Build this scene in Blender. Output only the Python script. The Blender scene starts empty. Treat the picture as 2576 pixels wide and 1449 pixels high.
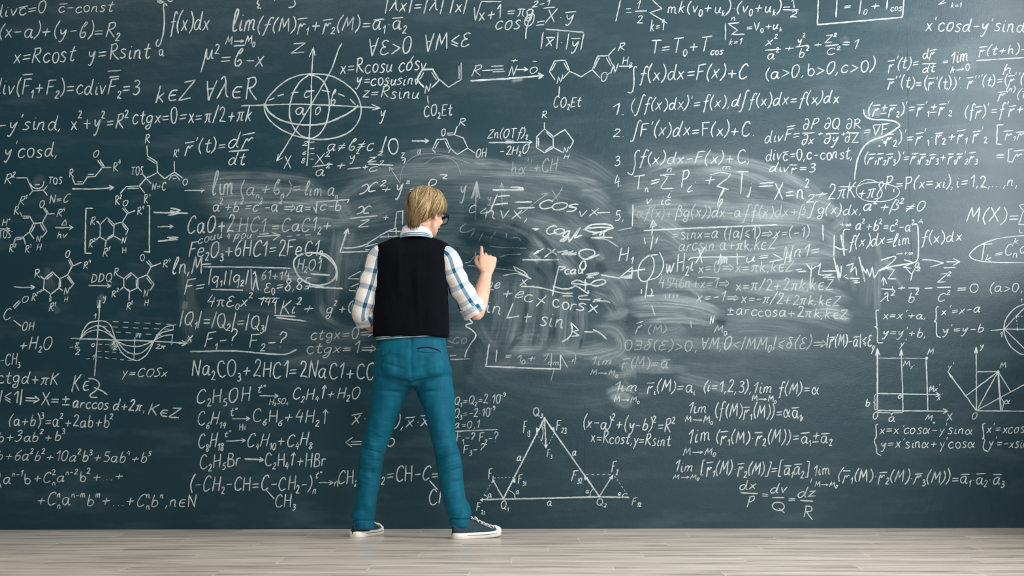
import bpy, bmesh, math, random
import numpy as np
from mathutils import Vector, Matrix, noise
random.seed(7)
C = bpy.context.scene.collection
SC = bpy.context.scene

# ------------------------------------------------------------------ camera
F_PX, CAM_H = 3974.0, 0.585
PITCH = math.atan(335.5 / F_PX)
YAW, ROLL = math.radians(0.55), math.radians(-0.13)
cam_d = bpy.data.cameras.new('camera'); cam = bpy.data.objects.new('camera', cam_d); C.objects.link(cam)
cam_d.sensor_width = 36.0; cam_d.lens = 36.0 * F_PX / 2576.0
RM = (Matrix.Rotation(YAW, 3, 'Z') @ Matrix.Rotation(math.pi / 2 + PITCH, 3, 'X') @ Matrix.Rotation(ROLL, 3, 'Z'))
def ray(u, v): return RM @ Vector(((u - 1288.0) / F_PX, -(v - 724.5) / F_PX, -1.0))
_d = ray(1288, 1330.5); CAM_D = CAM_H * _d.y / -_d.z
CAM = Vector((0, -CAM_D, CAM_H))
cam.matrix_world = Matrix.Translation(CAM) @ RM.to_4x4()
SC.camera = cam
def at(u, v, y):                       # the point seen at a pixel, in the upright plane at depth y
    d = ray(u, v); return CAM + d * ((y - CAM.y) / d.y)
def on_floor(u, v):
    d = ray(u, v); return CAM + d * (-CAM.z / d.z)

# ------------------------------------------------------------------ world, lights, exposure
w = bpy.data.worlds.new('world'); SC.world = w; w.use_nodes = True
bg = w.node_tree.nodes['Background']; bg.inputs[0].default_value = (0.85, 0.94, 1.0, 1); bg.inputs[1].default_value = 0.07
def area(name, loc, target, sx, sy, power, col=(1, 1, 1)):
    l = bpy.data.lights.new(name, 'AREA'); l.shape = 'RECTANGLE'; l.size = sx; l.size_y = sy; l.energy = power; l.color = col
    o = bpy.data.objects.new(name, l); C.objects.link(o); o.location = loc
    o.rotation_euler = (Vector(target) - Vector(loc)).to_track_quat('-Z', 'Y').to_euler(); return o
area('window_daylight', (3.35, -2.2, 2.45), (0.0, -2.2, 2.45), 1.9, 3.4, 280, (0.95, 0.985, 1.0))
area('rear_fill', (2.6, -7.6, 2.45), (-0.5, 0.0, 1.0), 3.0, 2.0, 180, (0.97, 0.99, 1.0))  # added fill behind the camera for the board's general level and broad glow
area('overhead_fill', (-0.8, -3.3, 4.6), (-0.8, -2.9, 0.0), 6.0, 1.6, 125, (1.0, 0.96, 0.92))  # added overhead fill that lifts the floor; no such lamp is seen
SC.view_settings.view_transform = 'Standard'; SC.view_settings.look = 'None'
SC.view_settings.exposure = 0.12; SC.view_settings.gamma = 1.0
SC.view_settings.use_curve_mapping = False
SC.cycles.transparent_max_bounces = 40

# ------------------------------------------------------------------ helpers
def lin(r, g, b):
    f = lambda c: (c / 255 / 12.92) if c / 255 <= .04045 else ((c / 255 + .055) / 1.055) ** 2.4
    return (f(r), f(g), f(b), 1)
class NT:                              # tiny node-tree helper
    def __init__(s, name):
        s.m = bpy.data.materials.new(name); s.m.use_nodes = True; s.t = s.m.node_tree; s.n = s.t.nodes
        s.b = s.n['Principled BSDF']; s.out = s.n['Material Output']
    def add(s, kind, **kw):
        n = s.n.new(kind)
        for k, v in kw.items(): setattr(n, k, v)
        return n
    def put(s, sock, v):
        if isinstance(v, bpy.types.NodeSocket): s.t.links.new(v, sock)
        elif v is not None: sock.default_value = v
    def math(s, op, a, b=None, c=None, clamp=False):
        n = s.add('ShaderNodeMath', operation=op, use_clamp=clamp)
        for i, v in enumerate((a, b, c)): s.put(n.inputs[i], v)
        return n.outputs[0]
    def mix(s, fac, a, b):
        n = s.add('ShaderNodeMix', data_type='RGBA'); s.put(n.inputs[0], fac); s.put(n.inputs[6], a); s.put(n.inputs[7], b)
        return n.outputs[2]
    def noise(s, vec, scale, detail=3, rough=.5, dist=0):
        n = s.add('ShaderNodeTexNoise'); s.put(n.inputs['Vector'], vec); n.inputs['Scale'].default_value = scale
        n.inputs['Detail'].default_value = detail; n.inputs['Roughness'].default_value = rough; n.inputs['Distortion'].default_value = dist
        return n.outputs[0]
    def ramp(s, v, lo, hi, a=0.0, b=1.0):
        n = s.add('ShaderNodeMapRange'); s.put(n.inputs[0], v)
        for i, x in enumerate((lo, hi, a, b)): n.inputs[i + 1].default_value = x
        return n.outputs[0]
    def obj(s): return s.add('ShaderNodeTexCoord').outputs['Object']
    def uv(s): return s.add('ShaderNodeTexCoord').outputs['UV']
    def xyz(s, v):
        n = s.add('ShaderNodeSeparateXYZ'); s.put(n.inputs[0], v); return n.outputs
    def vec(s, x, y, z):
        n = s.add('ShaderNodeCombineXYZ')
        for i, v in enumerate((x, y, z)): s.put(n.inputs[i], v)
        return n.outputs[0]
    def scale(s, v, k):
        n = s.add('ShaderNodeMapping'); s.put(n.inputs[0], v); n.inputs['Scale'].default_value = k; return n.outputs[0]
    def attr(s, name):
        return s.add('ShaderNodeAttribute', attribute_name=name).outputs['Fac']
    def bump(s, h, strength, dist=.01):
        n = s.add('ShaderNodeBump'); s.put(n.inputs['Height'], h); n.inputs['Strength'].default_value = strength
        n.inputs['Distance'].default_value = dist; s.t.links.new(n.outputs[0], s.b.inputs['Normal'])
    def base(s, col, rough=.6, spec=.5):
        s.put(s.b.inputs['Base Color'], col); s.put(s.b.inputs['Roughness'], rough); s.b.inputs['Specular IOR Level'].default_value = spec
        return s
    def alpha(s, a): s.put(s.b.inputs['Alpha'], a)
def link(name, me, mat, parent=None, smooth=True):
    o = bpy.data.objects.new(name, me); C.objects.link(o)
    if mat is not None: me.materials.clear(); me.materials.append(mat)
    if smooth: me.polygons.foreach_set('use_smooth', [True] * len(me.polygons))
    if parent is not None: o.parent = parent
    return o
def mesh(name, vs, fs, uvs=None):
    me = bpy.data.meshes.new(name); me.from_pydata([tuple(v) for v in vs], [], fs)
    if uvs is not None:
        l = me.uv_layers.new(name='UVMap'); idx = np.empty(len(me.loops), int); me.loops.foreach_get('vertex_index', idx)
        l.data.foreach_set('uv', np.asarray(uvs, float)[idx].ravel())
    me.update(); return me

# ------------------------------------------------------------------ setting materials
def m_board():
    t = NT('chalkboard_paint'); o = t.obj()
    c = t.mix(t.ramp(t.noise(o, 1.1, 4, .6), .35, .7), lin(21, 54, 63), lin(24, 58, 68))
    st = t.noise(t.scale(o, (2.2, 1, 9)), 1.0, 5, .65)
    c = t.mix(t.ramp(st, .5, .85, 0, .13), c, lin(150, 170, 172))
    sp = t.noise(o, 150, 2, .6)
    c = t.mix(t.ramp(sp, .66, .8, 0, .12), c, lin(190, 205, 205))
    t.base(c, t.ramp(t.noise(o, 3, 3), .3, .7, .31, .36), .42)
    t.bump(t.math('ADD', t.noise(o, 130, 3, .6), t.math('MULTIPLY', t.noise(o, 22, 2), 1.2)), .16, .004)
    return t.m
def m_floor():
    t = NT('grey_oak_laminate'); o = t.obj(); X, Y, Z = t.xyz(o)
    ry = t.math('DIVIDE', Y, .30); row = t.math('FLOOR', ry); fy = t.math('FRACT', ry)
    xs = t.math('DIVIDE', t.math('ADD', X, t.math('MULTIPLY', row, .41)), .98)
    col = t.math('FLOOR', xs); fx = t.math('FRACT', xs)
    wn = t.add('ShaderNodeTexWhiteNoise', noise_dimensions='3D'); t.put(wn.inputs[0], t.vec(row, col, 0.0))
    gv = t.vec(t.math('ADD', t.math('MULTIPLY', X, .9), t.math('MULTIPLY', wn.outputs[0], 7)), t.math('MULTIPLY', Y, 7), 0.0)
    g1 = t.noise(gv, 1.6, 5, .62, .25)
    gv2 = t.vec(t.math('MULTIPLY', X, 3.0), t.math('MULTIPLY', Y, 34), 0.0)
    g2 = t.noise(gv2, 1.5, 4, .6, .2)
    c = t.mix(t.ramp(g1, .30, .72), lin(172, 159, 146), lin(240, 228, 212))
    c = t.mix(t.ramp(g2, .45, .75, .0, .40), c, lin(242, 233, 219))
    c = t.mix(t.ramp(g1, .24, .46, .75, 0), c, lin(122, 118, 115)); g3 = t.noise(t.vec(t.math('MULTIPLY', X, .55), t.math('MULTIPLY', Y, 15), 3.0), 1.5, 4, .65, .3); c = t.mix(t.ramp(g3, .52, .72, 0, .6), c, lin(138, 131, 126))
    c = t.mix(t.math('MULTIPLY', t.math('SUBTRACT', wn.outputs[0], .5), .3, clamp=True), c, lin(176, 158, 146))
    seam = t.math('GREATER_THAN', t.math('ABSOLUTE', t.math('SUBTRACT', fy, .5)), .4905)
    joint = t.math('MULTIPLY', t.math('LESS_THAN', fx, .0042), t.math('LESS_THAN', fy, .74))
    k = t.math('MAXIMUM', joint, t.math('MULTIPLY', seam, .25))
    c = t.mix(t.math('MULTIPLY', k, .8), c, lin(236, 231, 220))
    t.base(c, t.ramp(g1, .3, .7, .26, .34), .5); t.bump(t.math('SUBTRACT', g2, t.math('MULTIPLY', k, .8)), .12, .003)
    return t.m
bm = bmesh.new(); bmesh.ops.create_grid(bm, x_segments=1, y_segments=1, size=1)
def box_mesh(name, x0, x1, y0, y1, z0, z1):
    vs = [(x, y, z) for x in (x0, x1) for y in (y0, y1) for z in (z0, z1)]
    return mesh(name, vs, [(0, 1, 3, 2), (4, 6, 7, 5), (0, 4, 5, 1), (2, 3, 7, 6), (0, 2, 6, 4), (1, 5, 7, 3)])
bm.free()
wall = link('wall_back', box_mesh('wall_back', -5, 5, 0, .12, 0, 3.6), m_board(), smooth=False)
wall['kind'] = 'structure'; wall['label'] = 'dark teal chalkboard wall covered with white chalk formulas, sketches and wiped smears'
floor = link('floor', box_mesh('floor', -5, 5, -10, .0, -.1, 0), m_floor(), smooth=False)
floor['kind'] = 'structure'; floor['label'] = 'pale grey wood laminate floor in front of the chalkboard wall'
wr = link('added_wall_right', box_mesh('added_wall_right', 2.98, 3.5, -6.0, -.02, 0, 1.46), NT('pale_plaster').base(lin(150, 150, 146), .9, .2).m, smooth=False)  # unseen wall, added to keep window light off the lower right corner
wr['kind'] = 'structure'; wr['label'] = 'unseen side wall added to shade the lower right corner of the chalkboard'
# ------------------------------------------------------------------ chalk lettering (single-stroke hand)
# glyph: advance | strokes of x,y in 1/100 cap height; '!' = straight segments
GL = {
'a': '58|44,50 30,58 10,46 6,20 18,2 34,12 45,52;46,56 43,18 48,2 58,8', 'b': '52|14,100 9,50 8,4;8,30 22,54 40,48 44,24 32,2 10,4',
'ɓ': '50|26,72 40,98 32,106 18,76 8,32 14,4 32,2 42,22 32,38 18,26', 'c': '48|44,48 30,58 12,46 6,22 16,2 34,2 46,14',
'd': '58|42,48 26,57 8,40 6,14 18,1 32,10 44,44;50,104 45,50 44,14 56,0', 'e': '50|9,28 40,34 38,54 22,58 8,40 6,16 18,2 36,4 46,14',
'f': '46|54,92 46,104 34,92 26,40 18,-24 10,-30;8,48 46,53', 'g': '54|44,48 28,58 8,44 8,20 22,8 38,20 46,54;46,54 42,0 34,-32 16,-36 8,-20 30,-6',
'h': '52|14,100 8,2;8,34 24,56 38,52 38,20 46,0', 'i': '26|13,56 10,18 15,2 25,8;16,76 17,81', 'j': '28|22,56 18,0 10,-30 -2,-24 14,-8;24,76 24,80',
'k': '50|15,100 8,0;40,58 10,26;17,34 44,0', 'l': '34|6,20 28,70 34,98 26,106 16,80 8,30 14,3 32,10',
'm': '68|9,56 6,2;7,36 20,56 30,48 29,2;30,36 44,56 55,48 54,12 64,2', 'n': '52|9,56 6,2;7,34 22,56 36,50 36,12 46,2',
'o': '50|26,58 10,48 6,24 16,2 34,4 44,28 38,52 24,58', 'p': '52|12,56 7,-38;9,36 24,58 42,48 42,22 26,4 9,14',
'q': '52|42,50 26,58 8,42 8,18 22,6 40,30;46,58 40,-36', 'r': '42|9,56 6,2;7,34 20,54 38,52', 'ř': '52|14,46 8,-24;12,26 20,50 28,32 38,50 50,46',
's': '44|40,52 24,60 10,48 22,34 36,20 26,2 4,5', 't': '42|28,92 20,40 20,10 30,1 42,12;4,58 44,64', 'u': '54|8,56 8,18 18,2 32,12 40,50;42,56 40,14 52,4',
'v': '46|6,56 20,2;20,2 42,58', 'w': '64|6,56 16,2 30,48 38,4 58,58', 'x': '48|!8,56 42,2;42,58 4,0', 'ẋ': '60|4,46 18,58 28,40 22,10 4,0;58,50 48,58 34,40 34,6 56,4',
'y': '50|8,56 12,28 24,22 40,52;44,58 32,-6 18,-36 6,-28', 'ý': '48|!8,56 24,18;46,58 12,-34', 'z': '50|!8,54 42,56 6,2 48,5',
'A': '60|!6,0 30,100 54,0;14,36 48,38', 'B': '54|12,98 8,0;10,98 40,94 40,66 12,54;12,54 48,46 48,10 8,0', 'C': '62|56,82 42,100 20,86 8,44 16,8 36,0 58,16',
'D': '62|12,100 9,0;4,99 40,90 54,46 38,8 4,0', 'E': '58|!54,97 11,98 8,2 52,4;10,52 42,54', 'F': '56|!11,97 7,0;6,94 56,100;9,52 44,56', 'G': '64|56,82 40,100 18,84 8,44 18,4 44,4 54,40;34,40 60,42',
'H': '62|!11,100 8,0;54,102 52,0;10,50 53,54', 'K': '58|!12,100 8,0;52,100 10,44;20,54 56,0', 'L': '58|!34,100 6,0;6,0 56,10',
'M': '72|!6,0 18,98 34,30 58,98 66,0', 'N': '62|!8,0 10,98 48,2 56,102', 'O': '66|34,100 12,82 6,40 20,2 44,6 58,48 50,90 30,100',
'P': '54|12,98 8,-4;4,94 40,98 48,72 34,50 9,46', 'Q': '68|34,100 12,82 6,42 20,8 44,8 58,48 50,90 30,100;!36,26 66,-10', 'R': '58|12,98 7,0;4,92 36,100 46,78 34,58 10,50;16,50 34,26 58,0',
'S': '50|46,88 26,100 10,82 24,58 42,32 30,4 4,6', 'T': '66|!34,94 30,0;4,94 66,98', 'V': '54|!4,100 26,0 50,104', 'X': '58|!6,98 54,0;52,102 4,0', 'Y': '58|!6,98 30,50;56,102 28,44 16,0',
'Z': '64|!8,92 60,98 4,2 62,6', '0': '54|28,100 10,84 6,40 18,2 36,4 48,44 42,88 26,100', '1': '36|!6,66 30,100;30,100 26,0', '2': '54|8,78 20,98 40,92 40,66 20,26 6,4;6,4 26,8 54,4',
'3': '52|8,88 28,100 42,84 32,62 18,54;18,54 42,48 46,20 28,0 6,8', '4': '54|!28,100 6,42 50,46;44,78 38,0', '5': '52|!48,97 16,94 12,56;12,56 36,60 46,34 34,6 6,4',
'6': '50|42,98 16,62 8,24 24,0 44,18 36,46 12,34', '7': '48|!6,94 46,98;46,98 22,0', '8': '50|42,84 26,100 10,82 26,56 44,28 30,0 8,18 22,48 42,76 40,88', '9': '50|44,80 28,98 8,80 16,56 38,62 46,86;46,86 42,30 24,0',
'+': '66|!8,34 58,37;34,62 31,6', '-': '52|!6,36 46,38', '=': '60|!6,46 52,50;6,24 52,28', '(': '30|28,108 10,64 8,22 24,-16', ')': '30|6,108 24,66 22,20 2,-16', '|': '26|!14,108 10,-14',
'[': '36|!32,110 10,108;10,108 8,-14;8,-14 30,-12', ']': '36|!4,110 26,108;26,108 26,-14;26,-14 2,-12', '<': '54|!48,62 8,34 48,4', '>': '54|!8,64 50,36 6,6',
'≤': '54|!48,72 8,44 48,18;10,26 48,2', ',': '22|14,10 6,-16', '.': '22|9,3 13,5', '·': '26|10,32 15,35', "'": '18|13,108 8,84', '"': '28|12,108 8,84;24,110 20,86', '/': '40|!38,108 2,-8',
'→': '104|!4,36 96,38;72,56 98,38 70,22', '⇒': '96|!4,46 72,48;4,24 72,26;60,66 92,37 58,8', '↑': '46|!23,0 24,106;8,80 24,108 40,82', '∫': '54|54,116 44,128 34,110 28,40 22,-22 12,-40 2,-34',
'∀': '52|!4,98 24,0;24,0 50,100;12,56 42,58', '∈': '54|46,60 20,58 8,32 18,6 48,6;!10,32 42,34', '∃': '52|!6,96 44,98 42,2 4,0;12,50 42,52', 'π': '58|4,52 20,58 56,58;22,56 18,20 6,0;42,57 38,14 50,4',
'α': '62|56,58 40,18 20,2 6,22 14,50 28,54 40,26 60,2', 'β': '54|2,-36 12,50 26,98 44,86 32,58;32,58 50,44 42,10 16,8', 'δ': '50|44,96 24,98 22,80 38,50 36,14 20,2 8,20 16,46 34,48',
'ε': '52|46,74 28,84 12,70 22,50 34,46;34,46 10,38 8,10 26,0 50,10', 'φ': '70|34,98 12,80 8,40 30,20 56,40 58,82 44,98 34,70 26,0 34,-60', 'λ': '62|8,84 22,98 32,80 46,20 60,4;32,66 6,0',
'μ': '62|18,92 12,30 2,-38;18,92 22,44 34,36 48,88;48,88 48,44 60,40', '∂': '54|12,88 28,100 44,78 42,24 24,0 8,16 14,46 32,52 44,40', '∇': '62|!4,96 32,0 60,98 4,96', '∞': '66|32,28 18,46 6,30 18,10 34,28 50,46 62,28 48,10 32,28',
'≠': '62|!6,46 54,50;6,24 54,28;46,74 14,-4', '±': '62|!8,50 56,53;32,78 30,24;8,4 56,7', '°': '26|14,104 6,94 12,84 22,92 16,104', '?': '50|8,80 22,100 42,90 40,68 22,46 20,26;18,2 20,4', 'Δ': '58|!6,2 30,96 52,2 6,2', '*': '20|8,30 12,34',
}
_gl = {}
for k_, s_ in GL.items():
    adv, st = s_.split('|', 1)
    strokes = []
    for q in st.split(';'):
        straight = q.startswith('!'); q = q.lstrip('!')
        strokes.append((straight, [tuple(float(c) / 100 for c in p.split(',')) for p in q.split()]))
    if st.startswith('!'): strokes = [(True, p) for _, p in strokes]
    _gl[k_] = (float(adv) / 100, strokes)

CR = {  # crops of the board: origin and pixels per unit
'X': (0, 0, 1), 'A': (0, 0, 540 / 2174), 'B': (500, 0, 600 / 2174), 'C': (1000, 0, 600 / 2174), 'D': (1520, 0, 600 / 2174), 'E': (1976, 0, 600 / 2174),
'F': (0, 330, 500 / 2070), 'G': (0, 630, 500 / 2070), 'H': (420, 330, 600 / 2174), 'I': (420, 640, 600 / 2174), 'J': (0, 920, 500 / 1811), 'K': (440, 940, 500 / 1811),
'L': (800, 330, 600 / 2174), 'M': (1080, 400, 520 / 2093), 'N': (1080, 640, 600 / 2174), 'O': (1120, 960, 600 / 2174), 'P': (1500, 340, 560 / 2135), 'Q': (1500, 640, 600 / 2174),
'R': (1660, 940, 600 / 2174), 'S': (1976, 340, 600 / 2174), 'T': (2076, 640, 500 / 2131), 'U': (2076, 860, 500 / 1811), 'V': (860, 820, 420 / 1107)}
rnd = random.Random(11)
def smooth_pts(p, n=6):
    if len(p) < 3: return list(p)
    closed = (p[0][0] - p[-1][0]) ** 2 + (p[0][1] - p[-1][1]) ** 2 < 1e-9
    out = []
    for i in range(len(p) - 1):
        p0 = p[i - 1] if i else (p[-2] if closed else (2 * p[0][0] - p[1][0], 2 * p[0][1] - p[1][1]))
        p3 = p[i + 2] if i + 2 < len(p) else (p[1] if closed else (2 * p[-1][0] - p[-2][0], 2 * p[-1][1] - p[-2][1]))
        p1, p2 = p[i], p[i + 1]
        for j in range(n):
            t = j / n; t2, t3 = t * t, t * t * t
            out.append(tuple(.5 * (2 * p1[k] + (p2[k] - p0[k]) * t + (2 * p0[k] - 5 * p1[k] + 4 * p2[k] - p3[k]) * t2 + (3 * p1[k] - p0[k] - 3 * p2[k] + p3[k]) * t3) for k in (0, 1)))
    out.append(tuple(p[-1])); return out
class Buf:
    def __init__(s): s.v, s.f, s.a = [], [], []
buf = None; cur = None; layer = [0]
def chalk_object(name, label):
    global buf, cur
    flush(); buf = Buf(); cur = (name, label)
def flush():
    global buf, cur
    if buf is None or not buf.v: buf = None; return
    me = mesh(cur[0], buf.v, buf.f); at_ = me.attributes.new('a', 'FLOAT', 'POINT'); at_.data.foreach_set('value', buf.a)
    o = link(cur[0], me, M_CHALK, wall, smooth=False); o['label'] = cur[1]; buf = None
crop = (0, 0, 1)
def crop_to(k):
    global crop; crop = CR[k]
def px(p): return (crop[0] + p[0] * crop[2], crop[1] + p[1] * crop[2])
def raw_stroke(pts, wd, al):           # pts in photo pixels on the board: one ribbon of chalk
    q = [pts[0]]
    for p in pts[1:]:
        d = math.hypot(p[0] - q[-1][0], p[1] - q[-1][1]); n = max(1, int(d / 5.0))
        b = q[-1]
        if d < .4: continue
        for j in range(1, n + 1): q.append((b[0] + (p[0] - b[0]) * j / n, b[1] + (p[1] - b[1]) * j / n))
    if len(q) < 2: q.append((q[0][0] + 1.5, q[0][1] - 2))
    layer[0] += 1; y = -.0008 - (layer[0] % 40) * .000005
    n = len(q); b0 = len(buf.v); ph = rnd.uniform(0, 99)
    a0 = al * rnd.uniform(.86, 1.0)
    for i, p in enumerate(q):
        t0 = q[max(0, i - 1)]; t1 = q[min(n - 1, i + 1)]
        dx, dy = t1[0] - t0[0], t1[1] - t0[1]; L = math.hypot(dx, dy) or 1
        nx, ny = -dy / L, dx / L
        hw = wd * .415 * (1 + .22 * noise.noise((p[0] * .05 + ph, p[1] * .05, 0)) + rnd.uniform(-.16, .16)) * (.72 if i in (0, n - 1) else 1)
        j = rnd.uniform(-.35, .35)
        for sgn in (1, -1):
            P = at(p[0] + nx * (hw * sgn + j), p[1] + ny * (hw * sgn + j), y); buf.v.append((P.x, P.y, P.z))
            buf.a.append(a0 * (.85 + .3 * noise.noise((p[0] * .03, p[1] * .03, ph))))
        if i: k = b0 + 2 * i; buf.f.append((k - 2, k, k + 1, k - 1))
def S(pts, wd=3.6, al=1.0, smooth=True, head=0):
    """a freehand line through crop points; head = an open arrow head at its end"""
    p = [px(q) for q in pts]
    raw_stroke(smooth_pts(p) if smooth else p, wd, al)
    if head:
        (x0, y0), (x1, y1) = p[-2], p[-1]; an = math.atan2(y1 - y0, x1 - x0); h = head * crop[2]
        l, r = an + 2.65, an - 2.65
        raw_stroke([(x1 + math.cos(l) * h, y1 + math.sin(l) * h), (x1, y1), (x1 + math.cos(r) * h, y1 + math.sin(r) * h)], wd, al)
def Lm(*segs, wd=3.3, al=1.0):         # straight poly-lines
    for s in segs: S(s, wd, al, smooth=False)
def dash(p, q, n, wd=2.6, al=.9):
    for i in range(n):
        a, b = (i + .08) / n, (i + .62) / n
        S([(p[0] + (q[0] - p[0]) * a, p[1] + (q[1] - p[1]) * a), (p[0] + (q[0] - p[0]) * b, p[1] + (q[1] - p[1]) * b)], wd, al)
def fill(pts, al=1.0):                 # a scribbled-in triangle or dot
    p = [px(q) for q in pts]; y = -.00102; b0 = len(buf.v)
    for q in p:
        P = at(q[0], q[1], y); buf.v.append((P.x, P.y, P.z)); buf.a.append(al)
    buf.f.append(tuple(range(b0, b0 + len(p))))
def dot(x, y, r): fill([(x + r * math.cos(i * math.pi / 4), y + r * math.sin(i * math.pi / 4)) for i in range(8)])
def parse(s):
    out = []; x = 0.0; i = 0; bar = False
    def put(ch, x, sc, dy, bar):
        if ch == ' ': return x + .34 * sc
        ad, st = _gl[ch]
        out.append((ch, x, sc, dy))
        if bar:
            top = (.74 if ch in 'acrřxyuɓ' else 1.14) + (.3 if ch == 'ɓ' else 0)
            out.append(('¯', x, sc, dy, ad, top))
        return x + (ad + .07) * sc
    while i < len(s):
        c = s[i]
        if c == '~': bar = True; i += 1; continue
        if c in '^_' and s[i + 1] == '{':
            j = s.index('}', i); xx = x - .03
            for ch in s[i + 2:j]: xx = put(ch, xx, .52, .66 if c == '^' else -.26, False)
            if s[j + 1:j + 2] in ('^', '_') and s[j + 2:j + 3] == '{':
                k = s.index('}', j + 1); yy = x - .03
                for ch in s[j + 3:k]: yy = put(ch, yy, .52, .66 if s[j + 1] == '^' else -.26, False)
                xx = max(xx, yy); j = k
            x = xx + .02; i = j + 1; continue
        x = put(c, x, 1.0, 0, bar); bar = False; i += 1
    return out, x
def T(s, x0, y0, x1, y1, H, al=1.0, wd=None, sl=.10):
    """handwritten text whose ink runs from x0 to x1 along the base line y0..y1, cap height H (crop units)"""
    s = s.replace('~r', '~ř'); it, W = parse(s)
    mn, mx = 1e9, -1e9
    for g in it:
        if g[0] == '¯': continue
        for _, st in _gl[g[0]][1]:
            for p in st: xx = g[1] + (p[0] + sl * p[1]) * g[2]; mn = min(mn, xx); mx = max(mx, xx)
    kx = (x1 - x0) / max(.05, mx - mn)
    hpx = H * crop[2]; sl = sl + rnd.uniform(-.03, .09); wd = wd or min(4.6, max(2.5, 2.2 + hpx * .042))
    for g in it:
        ch, gx, sc, dy = g[:4]; jit = .02
        ox, oy, rs = rnd.uniform(-.035, .035), rnd.uniform(-.045, .045), rnd.gauss(0, .055)
        sts = [(True, [(-.05, g[5]), (g[4] + .03, g[5] + .05)])] if ch == '¯' else _gl[ch][1]
        kk = 1 + rnd.uniform(-.10, .09)
        for straight, st in sts:
            pp = []
            for p in st:
                qx = p[0] + ox + sl * p[1] + rs * (p[1] - .4); qy = (p[1] * kk + oy) + rs * .5 * p[0]
                X = x0 + (gx + qx * sc - mn) * kx; Y = -(dy + qy * sc) * H
                X += H * .022 * noise.noise((gx * 3.1 + p[0] * 1.7, p[1] * 1.7, x0 * .01)); Y += H * .022 * noise.noise((gx * 2.3 + p[1] * 1.7, p[0] * 1.7, y0 * .01 + 9))
                pp.append(px((X, y0 + (y1 - y0) * (X - x0) / max(1, x1 - x0) + Y)))
            raw_stroke(pp if straight else smooth_pts(pp, 5), wd * (1 if sc == 1 else .9), al)
def m_chalk():
    t = NT('white_chalk'); o = t.obj(); t.base(lin(222, 231, 229), .95, .1)
    g = t.ramp(t.noise(o, 330, 2, .7), .36, .56, .45, 1.0)
    t.alpha(t.math('MULTIPLY', t.attr('a'), g, clamp=True)); return t.m
M_CHALK = m_chalk()
# ------------------------------------------------------------------ the writing, object by object
EQ, RX, DR = 'chalk_equation', 'chalk_reaction', 'chalk_sketch'
def eq(label): chalk_object(EQ, 'white chalk ' + label)
def rx(label): chalk_object(RX, 'white chalk ' + label)
def dr(label): chalk_object(DR, 'white chalk ' + label)
# top left
crop_to('A')
eq('line div c = 0, cut by the top left corner'); T("div~c=0", -60, 185, 465, 130, 125); T("~c-const", 600, 125, 1150, 120, 105)
eq('line (x-a)+(y-b)=R2'); T("(x-a)+(y-ɓ)=R_{2}", -5, 380, 1210, 375, 148)
eq('line x=Rcost y=Rsint at upper left'); T("x=Rcost", 130, 640, 765, 620, 165); T("y=Rsint", 895, 605, 1535, 590, 165)
eq('line with F1+F2 and div F2 = 3'); T("div(~F_{1}+F_{2})=cdiv~F_{2}=3", -70, 955, 1415, 955, 162); Lm([(1090, 722), (1222, 712)])
eq("line - y' sin d"); T("-y'sind,", -15, 1330, 610, 1310, 145)
eq('line x2+y2=R2'); T("x^{2}+y^{2}=R^{2}", 715, 1310, 1300, 1300, 160)
crop_to('X'); eq('line ctg x = 0'); T("ctgx=0=x=π/2+πk", 334, 312, 632, 306, 38)
crop_to('A'); eq('integral of f(x)dx at top left'); S([(1692, 62), (1675, 40), (1657, 62), (1665, 200), (1655, 330), (1620, 450), (1592, 466), (1580, 440), (1602, 400)], 4.2); T("a", 1612, 560, 1662, 560, 110, wd=2.8)
S([(1588, 8), (1660, 20), (1620, 30), (1600, 10), (1680, -10), (1720, 15), (1752, 5)]); T("f(x)dx", 1720, 315, 2112, 310, 180)
crop_to('B')
eq('line mu squared = b - x'); T("μ^{2}=~ɓ-x", 20, 600, 600, 620, 165)
crop_to('A'); eq('note k in Z at upper left'); T("k∈Z", 1585, 1045, 1960, 1010, 185)
crop_to('B'); eq('note for all lambda in R'); T("∀λ∈R", 70, 908, 520, 898, 190)
eq('limit of f(M)r1 + r2(M)'); T("lim", 300, 300, 510, 275, 195); T("(f(M)~r_{1}+~r_{2}(M)=~a_{1}·~a_{2}", 540, 290, 1890, 270, 132); T("M→M_{0}", 245, 408, 510, 405, 85)
S([(545, 0), (532, 30), (550, 45), (535, 70), (570, 74)]); S([(870, 0), (878, 40), (850, 65), (818, 66)]); Lm([(690, 10), (698, -8)])
dr('ellipsoid with three axes and dashed rear arc')
S([(1045, 440), (1028, 700), (1024, 950), (1006, 1260), (985, 1514)], 3.8); Lm([(1005, 520), (1045, 435), (1060, 508)])
S([(600, 960), (640, 880), (750, 770), (870, 700), (1010, 675), (1180, 685), (1320, 750), (1430, 850), (1475, 960), (1470, 1070), (1400, 1180), (1280, 1245), (1110, 1272), (930, 1250), (780, 1195), (660, 1110), (605, 1020), (595, 940)], 4.2)
S([(1000, 685), (920, 750), (860, 850), (830, 970), (830, 1070), (870, 1170), (940, 1240), (1030, 1260), (1110, 1210), (1165, 1110), (1190, 980), (1180, 850), (1140, 750), (1080, 700), (1000, 680)], 4.2)
S([(605, 955), (640, 1020), (740, 1090), (880, 1130), (1020, 1140), (1160, 1120), (1310, 1060), (1410, 1000), (1452, 958)], 5)
Lm([(640, 915), (690, 892)], [(718, 875), (775, 858)], [(845, 848), (910, 838)], [(975, 830), (1055, 828)], [(1120, 822), (1195, 838)], [(1270, 852), (1330, 878)], [(1380, 905), (1430, 955)], wd=4)
S([(385, 965), (600, 957), (900, 950), (1200, 960), (1650, 985)], 3.8); Lm([(1575, 950), (1656, 987), (1580, 1002)])
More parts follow.
